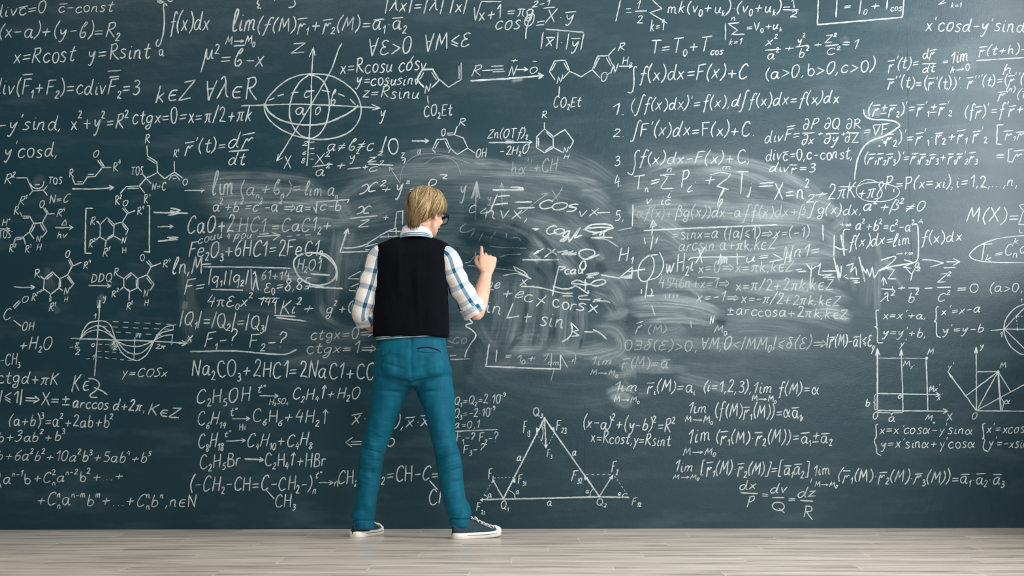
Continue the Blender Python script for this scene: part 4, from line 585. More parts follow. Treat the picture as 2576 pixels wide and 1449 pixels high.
group(CS, 'wiped white chalk bands over the formulas left of the man', M_DUST, [
    ([(455, 462), (640, 452), (840, 478)], 62, 0.408), ([(470, 500), (660, 486), (880, 500)], 60, 0.408), ([(505, 520), (700, 512), (905, 524)], 42, 0.600), ([(520, 545), (700, 538), (890, 552)], 34, 0.408),
    ([(520, 580), (680, 572), (850, 590)], 66, 0.336), ([(590, 560), (760, 566), (900, 560)], 30, 0.360), ([(500, 640), (640, 610), (800, 622)], 50, 0.168), ([(690, 690), (760, 690), (815, 700)], 40, 0.480),
    ([(560, 720), (700, 715), (830, 705)], 60, 0.144), ([(480, 810), (640, 800), (820, 830)], 90, 0.120), ([(640, 860), (760, 870), (930, 850)], 70, 0.120), ([(690, 920), (820, 905), (940, 918)], 40, 0.168),
    ([(470, 640), (474, 760), (486, 870)], 60, 0.144), ([(468, 756), (462, 780)], 20, 0.600)])
group(CS, 'pale wiped arcs sweeping above and left of the head', M_DUST, [
    ([(860, 452), (990, 432), (1130, 426), (1300, 430), (1440, 448), (1560, 500)], 50, 0.396), ([(900, 470), (1100, 452), (1300, 462), (1480, 500), (1560, 570)], 77, 0.216),
    ([(990, 402), (1080, 386), (1180, 398), (1260, 428)], 37, 0.324), ([(1020, 420), (1120, 412), (1230, 424)], 44, 0.180), ([(1180, 410), (1240, 405), (1290, 420)], 22, 0.360),
    ([(1280, 400), (1380, 385), (1480, 415), (1560, 470)], 66, 0.245), ([(1300, 425), (1420, 420), (1530, 460)], 55, 0.216), ([(1340, 440), (1460, 452), (1510, 462)], 19, 0.432),
    ([(850, 520), (880, 480), (950, 452), (1010, 448)], 44, 0.245), ([(848, 560), (905, 530), (985, 500)], 66, 0.245), ([(860, 545), (920, 556), (1000, 520)], 33, 0.288), ([(845, 500), (862, 530), (880, 560)], 50, 0.360),
    ([(1450, 478), (1500, 488), (1540, 520)], 48, 0.324), ([(1460, 480), (1520, 478)], 13, 0.432)])
group(CS, 'faint wiped columns between the left sleeve and the formulas', M_DUST, [
    ([(850, 560), (838, 680), (835, 800)], 40, .30), ([(885, 560), (862, 650), (855, 760)], 60, .24), ([(805, 760), (815, 790), (850, 820)], 16, .5), ([(800, 690), (810, 780), (860, 825), (930, 830)], 40, .16), ([(780, 845), (860, 858), (940, 850)], 60, .14), ([(905, 600), (900, 640), (880, 690)], 40, .2)])
group(CS, 'wiped fan of chalk right of the head and hand', M_DUST, [
    ([(1150, 470), (1280, 490), (1400, 540), (1500, 620), (1540, 720)], 90, .22), ([(1190, 535), (1300, 570), (1400, 630), (1470, 720)], 50, .34), ([(1240, 550), (1330, 560), (1440, 590)], 40, .35), ([(1300, 560), (1340, 600), (1370, 640)], 30, .5),
    ([(1330, 545), (1420, 570), (1490, 585)], 44, .35), ([(1370, 590), (1440, 610), (1500, 660)], 50, .3), ([(1290, 572), (1330, 585)], 30, .6), ([(1360, 650), (1420, 668), (1450, 700)], 40, .35), ([(1470, 520), (1540, 560), (1580, 640)], 70, .2), ([(1330, 635), (1360, 660)], 24, .6), ([(1500, 640), (1520, 655)], 24, .6),
    ([(1470, 700), (1540, 720), (1572, 780)], 44, .40), ([(1480, 735), (1530, 755), (1560, 800)], 40, .40), ([(1500, 690), (1560, 700), (1580, 730)], 30, .4), ([(1510, 800), (1560, 790), (1575, 770)], 30, .5)])
group(CS, 'vertical wiped streaks under the raised forearm', M_DUST, [
    ([(1262, 690), (1258, 790), (1240, 880)], 50, 0.264), ([(1310, 690), (1300, 790), (1275, 885)], 44, 0.408), ([(1345, 700), (1338, 800), (1320, 890)], 34, 0.456), ([(1385, 690), (1378, 800), (1368, 890)], 40, 0.408), ([(1425, 720), (1420, 800), (1412, 890)], 44, 0.408), ([(1460, 760), (1462, 830), (1440, 890)], 40, 0.336), ([(1290, 860), (1330, 845), (1360, 850)], 40, 0.420),
    ([(1250, 885), (1350, 880), (1460, 882), (1560, 862)], 44, 0.576), ([(1480, 830), (1545, 835), (1560, 880), (1500, 900)], 46, 0.528), ([(1390, 880), (1480, 895), (1560, 875)], 30, 0.600), ([(1230, 920), (1340, 918), (1480, 928)], 40, 0.312), ([(1120, 850), (1150, 840), (1185, 850)], 60, 0.144), ([(1200, 800), (1230, 860), (1260, 880)], 34, 0.288),
    ([(1130, 830), (1240, 960), (1450, 1000), (1640, 965)], 110, 0.096), ([(1090, 900), (1110, 980), (1180, 1010)], 60, 0.120)])
group(CS, 'broad wiped arcs over the numbered lines 3 to 5', M_DUST, [
    ([(1580, 450), (1690, 408), (1820, 400), (1950, 430), (2060, 490), (2120, 560)], 34, 0.715), ([(1570, 470), (1700, 430), (1840, 428), (1980, 470), (2080, 540)], 60, 0.416), ([(1540, 470), (1640, 480), (1800, 470), (1950, 520)], 60, 0.260), ([(1760, 425), (1860, 432), (1960, 475)], 24, 0.650),
    ([(1560, 530), (1700, 520), (1850, 530), (2010, 545)], 60, 0.650), ([(1600, 550), (1760, 545), (1920, 556), (2060, 560)], 40, 0.546), ([(1890, 545), (1990, 548), (2090, 562)], 36, 0.715), ([(1840, 505), (1960, 515), (2080, 545)], 40, 0.442), ([(2000, 500), (2070, 520), (2120, 550), (2080, 590)], 44, 0.468), ([(1570, 520), (1640, 545), (1740, 600)], 40, 0.520), ([(1580, 560), (1660, 570), (1740, 625)], 30, 0.520), ([(1600, 600), (1680, 610), (1730, 650)], 40, 0.286)])
group(CS, 'wiped bands over the right hand block of equations', M_DUST, [
    ([(1690, 645), (1800, 622), (1950, 615), (2090, 590)], 44, 0.486), ([(1700, 670), (1850, 652), (2000, 640), (2110, 640)], 40, 0.540), ([(1740, 690), (1900, 678), (2060, 668)], 34, 0.567), ([(1880, 668), (1980, 664), (2080, 660)], 22, 0.810), ([(1960, 610), (2050, 620), (2120, 640)], 44, 0.540), ([(2020, 580), (2080, 590), (2100, 620)], 34, 0.472), ([(1640, 705), (1720, 712), (1780, 750)], 36, 0.608), ([(1660, 725), (1760, 722), (1840, 745)], 26, 0.540),
    ([(1880, 725), (1990, 715), (2080, 735), (2150, 760)], 40, 0.675), ([(1940, 755), (2040, 755), (2130, 780)], 34, 0.675), ([(2020, 790), (2090, 785), (2150, 805)], 40, 0.810), ([(1840, 720), (1950, 738), (2060, 740)], 24, 0.540), ([(1690, 620), (1800, 640), (1960, 690), (2100, 720)], 80, 0.189),
    ([(1570, 765), (1660, 760), (1760, 772), (1828, 800)], 40, 0.837), ([(1560, 790), (1680, 786), (1800, 800)], 30, 0.743), ([(1610, 808), (1720, 806), (1800, 818)], 20, 0.950), ([(1560, 760), (1700, 748), (1830, 790)], 24, 0.675), ([(1820, 800), (1920, 782), (2060, 800), (2150, 830)], 50, 0.351), ([(1800, 835), (1900, 820), (2040, 840)], 50, 0.270)])
group(CS, 'wiped haze round the epsilon delta line and the limits below it', M_DUST, [
    ([(1560, 862), (1700, 858), (1780, 870)], 44, 0.504), ([(1760, 868), (1900, 862), (2040, 868)], 44, 0.504), ([(1640, 845), (1700, 830), (1720, 815)], 50, 0.312), ([(1545, 915), (1620, 912), (1700, 918)], 50, 0.504), ([(1560, 925), (1660, 930), (1740, 925)], 26, 0.540), ([(1550, 890), (1580, 915), (1590, 960)], 56, 0.408), ([(1480, 905), (1560, 910)], 30, 0.480),
    ([(1690, 945), (1760, 960), (1850, 985)], 40, 0.408), ([(1700, 925), (1820, 935), (1900, 920)], 60, 0.168), ([(1525, 1000), (1560, 985), (1600, 1000)], 46, 0.600), ([(1540, 990), (1570, 1015), (1590, 1000)], 40, 0.600), ([(1520, 940), (1560, 945), (1600, 935)], 26, 0.480), ([(1600, 990), (1640, 985)], 30, 0.300), ([(1560, 960), (1580, 985)], 46, 0.360)])
group(CS, 'wiped streaks round the zigzag scribble at the right', M_DUST, [
    ([(2212, 640), (2206, 720), (2208, 800)], 24, .5), ([(2190, 660), (2180, 720), (2176, 780)], 40, .18), ([(2130, 660), (2142, 700), (2150, 740)], 20, .28), ([(2222, 640), (2250, 690), (2275, 730)], 20, .5), ([(2205, 600), (2215, 650), (2240, 690)], 18, .35), ([(2150, 640), (2138, 680)], 16, .3), ([(2080, 590), (2110, 600), (2150, 640)], 30, .35), ([(2060, 650), (2110, 690), (2130, 720)], 60, .16),
    ([(2170, 292), (2200, 280), (2218, 292)], 28, .6), ([(2182, 316), (2176, 345), (2182, 372)], 32, .34), ([(2190, 360), (2205, 350), (2230, 345)], 26, .45), ([(2195, 330), (2225, 345), (2240, 336)], 40, .22), ([(2400, 110), (2440, 130), (2500, 120)], 60, .15), ([(2120, 90), (2130, 110)], 30, .2), ([(2400, 170), (2460, 150)], 60, .18)])
group(CS, 'small chalk puffs beside the cosine graph and the molecules', M_DUST, [
    ([(250, 740), (262, 758)], 22, .8), ([(246, 752), (250, 775)], 12, .5), ([(276, 862), (294, 872)], 22, .8), ([(280, 872), (292, 880)], 14, .7), ([(468, 850), (482, 862)], 22, .45), ([(112, 668), (125, 700), (128, 740)], 26, .16), ([(85, 470), (100, 448), (112, 462)], 26, .16), ([(135, 770), (148, 790)], 20, .2), ([(960, 205), (1012, 200)], 6, .3), ([(1285, 205), (1318, 200)], 12, .55), ([(1268, 352), (1296, 356)], 9, .9), ([(400, 292), (412, 298)], 14, .5), ([(2070, 340), (2080, 345)], 10, .3)])
group('wiped_clean_patch', 'dark freshly wiped patch and arcs right of the head', M_CLEAN, [
    ([(1150, 560), (1210, 575), (1290, 600), (1340, 640)], 130, .9), ([(1120, 610), (1210, 630), (1330, 660)], 100, .85), ([(1160, 660), (1240, 665), (1320, 680)], 60, .7), ([(1240, 548), (1330, 575), (1390, 640), (1400, 720)], 22, .6), ([(1340, 665), (1372, 700), (1380, 760)], 16, .75),
    ([(1330, 740), (1312, 830), (1270, 895)], 18, .55), ([(1395, 790), (1385, 850), (1362, 890)], 22, .7), ([(1350, 830), (1340, 870)], 14, .6), ([(1465, 850), (1458, 880)], 12, .6), ([(1190, 840), (1180, 900), (1165, 960)], 44, .45), ([(1570, 800), (1592, 810), (1600, 840)], 46, .6), ([(1500, 660), (1512, 672), (1520, 690)], 36, .5), ([(1480, 590), (1500, 640)], 40, .4), ([(1500, 750), (1560, 780)], 16, .5), ([(700, 462), (760, 460)], 30, .5), ([(430, 545), (600, 556), (850, 562)], 14, .5), ([(560, 505), (700, 502), (860, 508)], 10, .5), ([(1800, 806), (1830, 812)], 26, .6)], True)
group(CS, 'thin dust film over the middle of the board', M_DUST, [
    ([(800, 600), (1100, 560), (1500, 600)], 500, .17), ([(1450, 600), (1800, 560), (2150, 640)], 460, .20), ([(1500, 800), (1800, 790), (2150, 830)], 300, .13), ([(450, 560), (700, 600), (900, 620)], 300, .07), ([(1000, 850), (1400, 860), (1700, 900)], 240, .11), ([(2000, 300), (2300, 280), (2560, 260)], 400, .06)])
group('panel_seam', 'hairline vertical joints between the board panels', M_CLEAN, [([(2280, -10), (2287, 400), (2298, 850)], 2.6, .45), ([(1882, -10), (1886, 400), (1890, 800)], 2.2, .3), ([(1470, 980), (1472, 1320)], 2.2, .35)])
# ------------------------------------------------------------------ the man writing at the board
H0 = on_floor(1141, 1356.5); T0 = on_floor(1240, 1351.5)          # right shoe heel, toe
H1 = on_floor(891, 1352.5); T1 = on_floor(946, 1344.5)            # left shoe heel, toe
YL, YR = H1.y + .05, H0.y + .06
Y0 = (YL + YR) / 2
PXM = (Y0 - CAM.y) / F_PX                                          # metres per photo pixel at the man
man = bpy.data.objects.new('person', None); C.objects.link(man); man.location = (at(1035, 1340, Y0).x, Y0, 0)
man['label'] = 'person with blond hair in navy vest, plaid shirt and teal trousers writing at the chalkboard'
man['category'] = 'person'
man_inv = Matrix.Translation(-Vector(man.location))
def mine(name, me, mat, parent=None, label=None):
    """a part of the man: world-space mesh -> child of the person"""
    me.transform(man_inv); o = link(name, me, mat, parent or man)
    if label: o['label'] = label
    return o
SEG = 28
def ring(c, u, v, n=2.0, seg=SEG):
    out = []
    for i in range(seg):
        a = 2 * math.pi * i / seg; ca, sa = math.cos(a), math.sin(a)
        out.append(c + u * (math.copysign(abs(ca) ** (2 / n), ca)) + v * (math.copysign(abs(sa) ** (2 / n), sa)))
    return out
def loft(rings, caps=True):
    vs = [p for r in rings for p in r]; n = len(rings[0]); fs = []
    for k in range(len(rings) - 1):
        for i in range(n): fs.append((k * n + i, k * n + (i + 1) % n, (k + 1) * n + (i + 1) % n, (k + 1) * n + i))
    if caps:
        fs.append(tuple(range(n))[::-1]); fs.append(tuple((len(rings) - 1) * n + i for i in range(n)))
    return vs, fs
def frames(path):
    """parallel-transported frames along a path of Vectors"""
    T_ = [(path[min(i + 1, len(path) - 1)] - path[max(i - 1, 0)]).normalized() for i in range(len(path))]
    u = T_[0].orthogonal().normalized(); out = []
    for t in T_:
        u = (u - t * u.dot(t)).normalized(); out.append((t, u, t.cross(u)))
    return out
def tube(path, radii, seg=12, flat=1.0, caps=True):
    fr = frames(path); rs = []
    for p, r, (t, u, v) in zip(path, radii, fr): rs.append(ring(p, u * r, v * r * flat, 2, seg))
    return loft(rs, caps)
def cr3(pts, n=4):
    out = []
    for i in range(len(pts) - 1):
        p0 = pts[i - 1] if i else pts[0] * 2 - pts[1]; p3 = pts[i + 2] if i + 2 < len(pts) else pts[-1] * 2 - pts[-2]
        p1, p2 = pts[i], pts[i + 1]
        for j in range(n):
            t = j / n; out.append(.5 * (p1 * 2 + (p2 - p0) * t + (p0 * 2 - p1 * 5 + p2 * 4 - p3) * t * t + (p1 * 3 - p0 - p2 * 3 + p3) * t ** 3))
    out.append(pts[-1]); return out
class Geo:
    def __init__(s): s.v, s.f, s.uv = [], [], []
    def add(s, vf, uv=None):
        b = len(s.v); s.v += [Vector(p) for p in vf[0]]; s.f += [tuple(i + b for i in f) for f in vf[1]]
        s.uv += list(uv) if uv else [(0, 0)] * len(vf[0]); return s
    def tube(s, path, radii, seg=12, flat=1.0): return s.add(tube([Vector(p) for p in path], radii, seg, flat))
    def ball(s, c, r, rot=None, seg=16):
        c = Vector(c); r = Vector(r); rs = []
        for k in range(1, seg // 2):
            a = math.pi * k / (seg // 2); rs.append([Vector((math.sin(a) * math.cos(2 * math.pi * i / seg) * r.x, math.sin(a) * math.sin(2 * math.pi * i / seg) * r.y, math.cos(a) * r.z)) for i in range(seg)])
        vs, fs = loft(rs); vs = [c + ((rot @ p) if rot else p) for p in vs]
        return s.add((vs, fs))
    def mesh(s, name, uv=False):
        me = mesh(name, s.v, s.f, s.uv if uv else None)
        b = bmesh.new(); b.from_mesh(me); bmesh.ops.recalc_face_normals(b, faces=b.faces); b.to_mesh(me); b.free(); return me
def fuse(me, voxel, smooth=4):
    """one continuous skin over everything in the mesh"""
    o = bpy.data.objects.new('tmp', me); C.objects.link(o)
    m = o.modifiers.new('r', 'REMESH'); m.mode = 'VOXEL'; m.voxel_size = voxel; m.adaptivity = 0
    if smooth: s = o.modifiers.new('s', 'SMOOTH'); s.iterations = smooth; s.factor = .5
    dg = bpy.context.evaluated_depsgraph_get(); out = bpy.data.meshes.new_from_object(o.evaluated_get(dg))
    bpy.data.objects.remove(o); return out
def sculpt(me, fn):
    n = len(me.vertices); co = np.empty(n * 3, np.float32); no = np.empty(n * 3, np.float32)
    me.vertices.foreach_get('co', co); me.vertex_normals.foreach_get('vector', no)
    co = co.reshape(-1, 3); no = no.reshape(-1, 3)
    d = np.array([fn(Vector(p), Vector(q)) for p, q in zip(co.tolist(), no.tolist())], np.float32)
    me.vertices.foreach_set('co', (co + no * d[:, None]).ravel()); me.update()
def bell(x, c, w): return math.exp(-((x - c) / w) ** 2)
XA, YA, ZA = Vector((1, 0, 0)), Vector((0, 1, 0)), Vector((0, 0, 1))
def hr(ul, ur, v, y, hd, n=2.3, tilt=0.0):
    """horizontal ring seen between two pixels, at depth y, with half depth hd"""
    a, b = at(ul, v, y), at(ur, v, y); c = (a + b) / 2; u = (b - a) / 2
    return ring(c, u, YA * hd + ZA * tilt, n)
# materials
def cloth(name, c1, c2, scale, rough=.85, bump=.25, sheen=.2, spec=.12, crinkle=0.0):
    t = NT(name); o = t.obj(); c = t.mix(t.ramp(t.noise(o, 14, 4, .6), .3, .7), c1, c2)
    t.base(c, rough, spec); t.b.inputs['Sheen Weight'].default_value = sheen
    wv = t.math('ADD', t.noise(t.scale(o, (1, 1, 2.2)), scale, 2), t.math('ADD', t.math('MULTIPLY', t.noise(o, 26, 3), .8), t.math('MULTIPLY', t.noise(t.scale(o, (7, 7, 55)), 1.0, 3), crinkle))); t.bump(wv, bump, .004); return t.m
M_TROUSERS = cloth('teal_twill', lin(0, 78, 99), lin(2, 98, 121), 420, .5, .34, .02, .14, 2.2)
M_SLIT = cloth('pocket_slit', lin(3, 26, 36), lin(4, 30, 42), 420)
M_TROUSERS_DARK = cloth('teal_twill_shadow_seam', lin(5, 48, 64), lin(8, 58, 76), 420)
M_VEST = cloth('navy_knit', lin(5, 8, 13), lin(8, 11, 18), 380, .95, .3, .0)
M_NAVY = cloth('navy_canvas', lin(40, 56, 68), lin(50, 68, 82), 500)
M_RUBBER = NT('cream_rubber').base(lin(232, 228, 216), .55, .4).m
M_LACE = NT('white_lace').base(lin(238, 238, 236), .8, .2).m
M_BLACK = NT('black_frame').base(lin(14, 15, 18), .25, .5).m
M_DARKLINE = NT('navy_stripe').base(lin(28, 36, 56), .6, .3).m
def m_skin():
    t = NT('fair_skin'); o = t.obj(); c = t.mix(t.ramp(t.noise(o, 22, 3), .35, .7), lin(224, 182, 156), lin(214, 164, 140))
    t.base(c, .5, .4); t.b.inputs['Subsurface Weight'].default_value = .06; t.b.inputs['Subsurface Radius'].default_value = (.012, .005, .003); t.bump(t.noise(o, 300, 2), .08, .002); return t.m
M_SKIN = m_skin()
def m_plaid():
    t = NT('plaid_cotton'); U, V, _ = t.xyz(t.uv())
    def band(x, per, lo, hi):
        f = t.math('FRACT', t.math('DIVIDE', x, per)); return t.math('MULTIPLY', t.math('GREATER_THAN', f, lo), t.math('LESS_THAN', f, hi))
    n = t.noise(t.obj(), 9, 3); U = t.math('ADD', U, t.math('MULTIPLY', t.math('SUBTRACT', n, .5), .012)); V = t.math('ADD', V, t.math('MULTIPLY', t.math('SUBTRACT', n, .5), .02))
    a = band(U, .074, .36, .58); b = band(V, .086, .30, .58); th = band(U, .074, .82, .86); th2 = band(V, .086, .86, .90)
    c = t.mix(t.math('MULTIPLY', b, .75), lin(238, 231, 224), lin(150, 168, 178))
    c = t.mix(t.math('MULTIPLY', a, .85), c, lin(54, 120, 150))
    c = t.mix(t.math('MULTIPLY', t.math('MULTIPLY', a, b), .9), c, lin(16, 80, 112))
    c = t.mix(t.math('MULTIPLY', t.math('MAXIMUM', th, th2), .25), c, lin(150, 180, 190))
    t.base(c, .85, .2); t.bump(t.noise(t.obj(), 30, 3), .3, .006); return t.m
M_PLAID = m_plaid()
def m_stripes(name, cols, per):
    """knitted trim: stripes across v"""
    t = NT(name); U, V, _ = t.xyz(t.uv()); c = cols[0]
    for i, cc in enumerate(cols[1:], 1): c = t.mix(t.math('GREATER_THAN', V, i / len(cols)), c, cc)
    t.base(c, .9, .2); return t.m

# --- trousers
def px_ring(l, r, v, y, hd, n=2.2): return hr(l, r, v, y, hd, n)
g = Geo()
g.add(loft([hr(952, 1121, 838, Y0, .098), hr(950, 1122, 858, Y0, .103), hr(947, 1125, 885, Y0, .113), hr(941, 1132, 912, Y0, .120), hr(938, 1137, 940, Y0, .118), hr(938, 1139, 958, Y0, .104), hr(952, 1126, 970, Y0, .08)]))
g.ball(at(992, 922, Y0 - .050), (.078, .072, .088)); g.ball(at(1084, 922, Y0 - .050), (.078, .072, .088))
def leg(rows, y0, y1, hds):
    n = len(rows); rs = []
    for i, (v, l, r) in enumerate(rows):
        k = i / (n - 1); rs.append(hr(l, r, v, y0 + (y1 - y0) * k + .018 * math.sin(k * math.pi), hds[i], 2.05))
    return rs
LROWS = [(925, 941, 1038), (950, 938, 1038), (975, 935, 1037), (1000, 932, 1024), (1030, 929, 1010), (1060, 925, 997), (1090, 918, 986), (1120, 911, 974), (1150, 905, 965), (1180, 900, 959), (1210, 897, 956), (1240, 895, 951), (1270, 893, 947), (1284, 890, 945), (1294, 885, 944), (1303, 887, 942), (1309, 890, 938)]
RROWS = [(925, 1038, 1133), (950, 1038, 1138), (975, 1039, 1141), (1000, 1052, 1143), (1030, 1064, 1144), (1060, 1074, 1144), (1090, 1082, 1145), (1120, 1089, 1149), (1145, 1094, 1158), (1170, 1098, 1162), (1200, 1103, 1164), (1230, 1108, 1167), (1255, 1112, 1172), (1272, 1117, 1181), (1286, 1122, 1183), (1298, 1127, 1183), (1306, 1131, 1179)]
HD = [.098, .098, .096, .092, .088, .083, .078, .074, .071, .069, .067, .065, .064, .064, .066, .064, .056]
g.add(loft(leg(LROWS, Y0, YL - .004, HD))); g.add(loft(leg(RROWS, Y0, YR - .002, HD)))
tme = fuse(g.mesh('trousers'), .0050, 8)
zk = at(1040, 1150, Y0).z; za = at(1040, 1290, Y0).z; zb = at(1040, 940, Y0).z; xc = at(1038, 900, Y0).x
def fold(p, a, w): return max(0.0, 1 - abs(a) / w)
def ridge(q): return (1 - abs(noise.noise(q)) * 2.2)
def wr_tr(p, n):
    d = 0.0; lft = p.x < xc; face = .25 + .75 * abs(n.y)
    nz = noise.noise(p * 9); nz2 = noise.noise(p * 23 + Vector((5, 1, 2)))
    sl = p.x * (2.2 if lft else -2.6)
    # fine creases behind the knees, strongest on the inside of the bend
    k = bell(p.z, zk + (0 if lft else -.02), .125)
    w = .35 * noise.noise(Vector((p.x * 9, p.y * 9, p.z * 5)))
    d += face * k * (.0056 * ridge(Vector((p.x * 6, p.y * 6 + 3, (p.z + sl * .07 + w * .03) * 26))) + .0050 * ridge(Vector((p.x * 10, 7, (p.z + sl * .10) * 62))))
    # shallow stacking over the shoes
    k = bell(p.z, za - .015, .05)
    d += face * k * (.0075 * ridge(Vector((p.x * 7, p.y * 7, (p.z + sl * .12) * 19))) - .002)
    d += k * .001
    # long soft drag lines along the legs
    q = Vector((p.x * 26 + p.z * (7 if lft else -7), p.y * 22, p.z * 2.6)); d += .0042 * noise.noise(q) * min(1, max(0, (zb - p.z) / .1))
    q = Vector((p.x * 12 + p.z * (9 if lft else -9), p.y * 9, p.z * 7)); d += .0030 * noise.noise(q) * face
    if n.y < .3:
        t = abs(p.x - xc); zc = zb - .048 + .13 * t + .10 * t * t * (2 if lft else 3)
        d -= .0150 * bell(p.z, zc, .010) * min(1, t / .03) * max(0, 1 - t / .24)
        d += .0075 * bell(p.z, zc + .026, .017) * max(0, 1 - t / .24)
        d -= .0075 * bell(p.z, zc - .050 - .10 * t, .009) * bell(t, .08, .06)
        d -= .0055 * bell(p.z, zc + .060 + .12 * t, .009) * bell(t, .09, .05)
        d -= .004 * bell(p.x, xc, .010) * (1 if p.z > zb - .03 else 0)
        d += .0040 * noise.noise(Vector((p.x * 8 + p.z * 6 * (1 if lft else -1), 0, p.z * 24))) * bell(p.z, zb + .05, .11)
    return d + .0010 * nz + .0008 * nz2
sculpt(tme, wr_tr)
trousers = mine('trousers', tme, M_TROUSERS, None, 'teal cotton trousers with welt pockets')
def on_mesh_strip(name, pts, wd, th, mat, parent, y_off=-.135, lift=.0015):
    """small strip laid on the back of the seat: ray-cast each pixel on the trousers"""
    b = Geo(); P = []
    o = trousers; inv = o.matrix_world.inverted() if False else None
    for (u, v) in pts:
        d = ray(u, v).normalized(); org = CAM - Vector(man.location)
        ok, loc, nor, _ = o.ray_cast(org, d)
        P.append((loc + nor * lift + Vector(man.location)) if ok else at(u, v, Y0 - .12))
    b.tube(cr3(P, 3), [wd] * (3 * (len(P) - 1) + 1), 8, th); return mine(name, b.mesh(name), mat, parent)
bpy.context.view_layer.update()
on_mesh_strip('pocket_welt', [(1049, 877), (1062, 874), (1080, 874), (1095, 878), (1109, 885)], .0042, .9, M_SLIT, trousers, lift=-.0005)['label'] = 'dark open slit of the right back pocket'
on_mesh_strip('pocket_edge', [(1050, 883), (1064, 885), (1080, 886), (1096, 887), (1110, 888)], .0022, .8, M_TROUSERS, trousers)['label'] = 'raised lower edge of the right back pocket'
on_mesh_strip('pocket_flap', [(944, 880), (962, 878), (980, 880), (983, 885), (974, 891), (962, 895), (950, 895)], .0020, .8, M_TROUSERS_DARK, trousers, lift=.0)['label'] = 'flap edge of the left back pocket'
def cuff(rows, y, hd):
    b = Geo(); b.add(loft([hr(l, r, v, y, h, 2.05) for (v, l, r), h in zip(rows, hd)])); me = fuse(b.mesh('cuff'), .006, 3)
    sculpt(me, lambda p, n: .0022 * noise.noise(p * 26) + .0016 * noise.noise(Vector((p.x * 60, p.y * 60, p.z * 8)))); return mine('cuff', me, M_TROUSERS, trousers)
cuff([(1307, 889, 939), (1310, 887, 941), (1326, 887, 941), (1331, 889, 939)], YL - .004, [.058, .064, .064, .058])['label'] = 'turned up hem of the left leg'
cuff([(1304, 1131, 1180), (1307, 1129, 1182), (1323, 1131, 1182), (1328, 1133, 1179)], YR - .002, [.060, .067, .067, .060])['label'] = 'turned up hem of the right leg'

# --- shirt: sleeves and collar
def sleeve(pts, radii, seg=30, flat=1.0, amp=.006, hang=0):
    path = cr3([Vector(p) for p in pts], 6); rr = np.interp(np.linspace(0, len(radii) - 1, len(path)), range(len(radii)), radii)
    fr = frames(path); rs = []; uv = []; L = 0
    for k, (p, r, (t, u, v)) in enumerate(zip(path, rr, fr)):
        if k: L += (path[k] - path[k - 1]).length
        row = []
        for i in range(seg + 1):
            a = 2 * math.pi * i / seg; q = u * math.cos(a) + v * math.sin(a)
            w_ = amp * (noise.noise((p + q * r) * 14) + .6 * math.sin(L * 75 + 2.2 * noise.noise((p + q * r) * 9) + a) * (L > .12))
            row.append(p + q * (r + w_)); uv.append((a * .052, L))
        rs.append(row)
    vs = [p for r in rs for p in r]; n = seg + 1
    fs = [(k * n + i, k * n + i + 1, (k + 1) * n + i + 1, (k + 1) * n + i) for k in range(len(rs) - 1) for i in range(seg)]
    return vs, fs, uv
s_ = Geo(); YS = Y0 + .0
def P3(u, v, dy): return at(u, v, Y0 + dy)
R_SL = [P3(1106, 634, 0), P3(1126, 648, -.005), P3(1140, 684, 0), P3(1158, 722, .01), P3(1178, 756, .025), P3(1190, 775, .035), P3(1196, 783, .04)]
vs, fs, uv = sleeve(R_SL, [.050, .058, .056, .058, .062, .064, .060]); s_.add((vs, fs), uv)
L_SL = [P3(966, 634, 0), P3(950, 646, -.005), P3(937, 690, -.01), P3(926, 728, -.012), P3(915, 764, -.008), P3(911, 790, .005), P3(916, 806, .03)]
vs, fs, uv = sleeve(L_SL, [.048, .054, .055, .056, .058, .056, .048]); s_.add((vs, fs), uv)
# shirt body under the vest and its tail below the hem
rows_ = [hr(958, 1118, 640, Y0, .080), hr(957, 1112, 720, Y0, .098), hr(956, 1116, 800, Y0, .098), hr(954, 1120, 838, Y0, .098), hr(958, 1116, 846, Y0, .092)]
s_.add(loft(rows_), [(i * .06, k * .08) for k in range(5) for i in range(SEG)])
shirt = mine('shirt', s_.mesh('shirt', True), M_PLAID, None, 'white, blue and teal plaid shirt with rolled sleeves')
def rolled(pts, r0, r1, name, label):
    b = Geo(); path = [Vector(p) for p in pts]; fr = frames(path)[0]; t, u, v = fr
    c = (path[0] + path[1]) / 2; h = (path[1] - path[0]).length / 2; rows, uv = [], []
    prof = [(-h, r0 - .006), (-h, r0), (-h * .4, r0 + .004), (h * .4, r1 + .003), (h, r1 - .002), (h, r1 - .010), (h * .2, r1 - .014)]
    for k, (z, r) in enumerate(prof):
        rows.append([c + t * (z + .004 * noise.noise(Vector((math.cos(a) * 2, math.sin(a) * 2, k * .2)))) + (u * math.cos(a) + v * math.sin(a)) * (r + .005 * noise.noise(Vector((math.cos(a) * 1.6, math.sin(a) * 1.6, k * .7)))) for a in [2 * math.pi * i / 32 for i in range(32)]])
        uv += [(a * .052, k * .017) for a in [2 * math.pi * i / 32 for i in range(32)]]
    b.add(loft(rows, False), uv); o = mine(name, b.mesh(name, True), M_PLAID, shirt); o['label'] = label; return o
rolled([P3(1181, 765, .03), P3(1197, 788, .042)], .064, .066, 'rolled_cuff', 'rolled cuff above the raised right elbow')
rolled([P3(912, 790, 0), P3(922, 812, .035)], .052, .050, 'rolled_cuff', 'rolled cuff of the left sleeve')
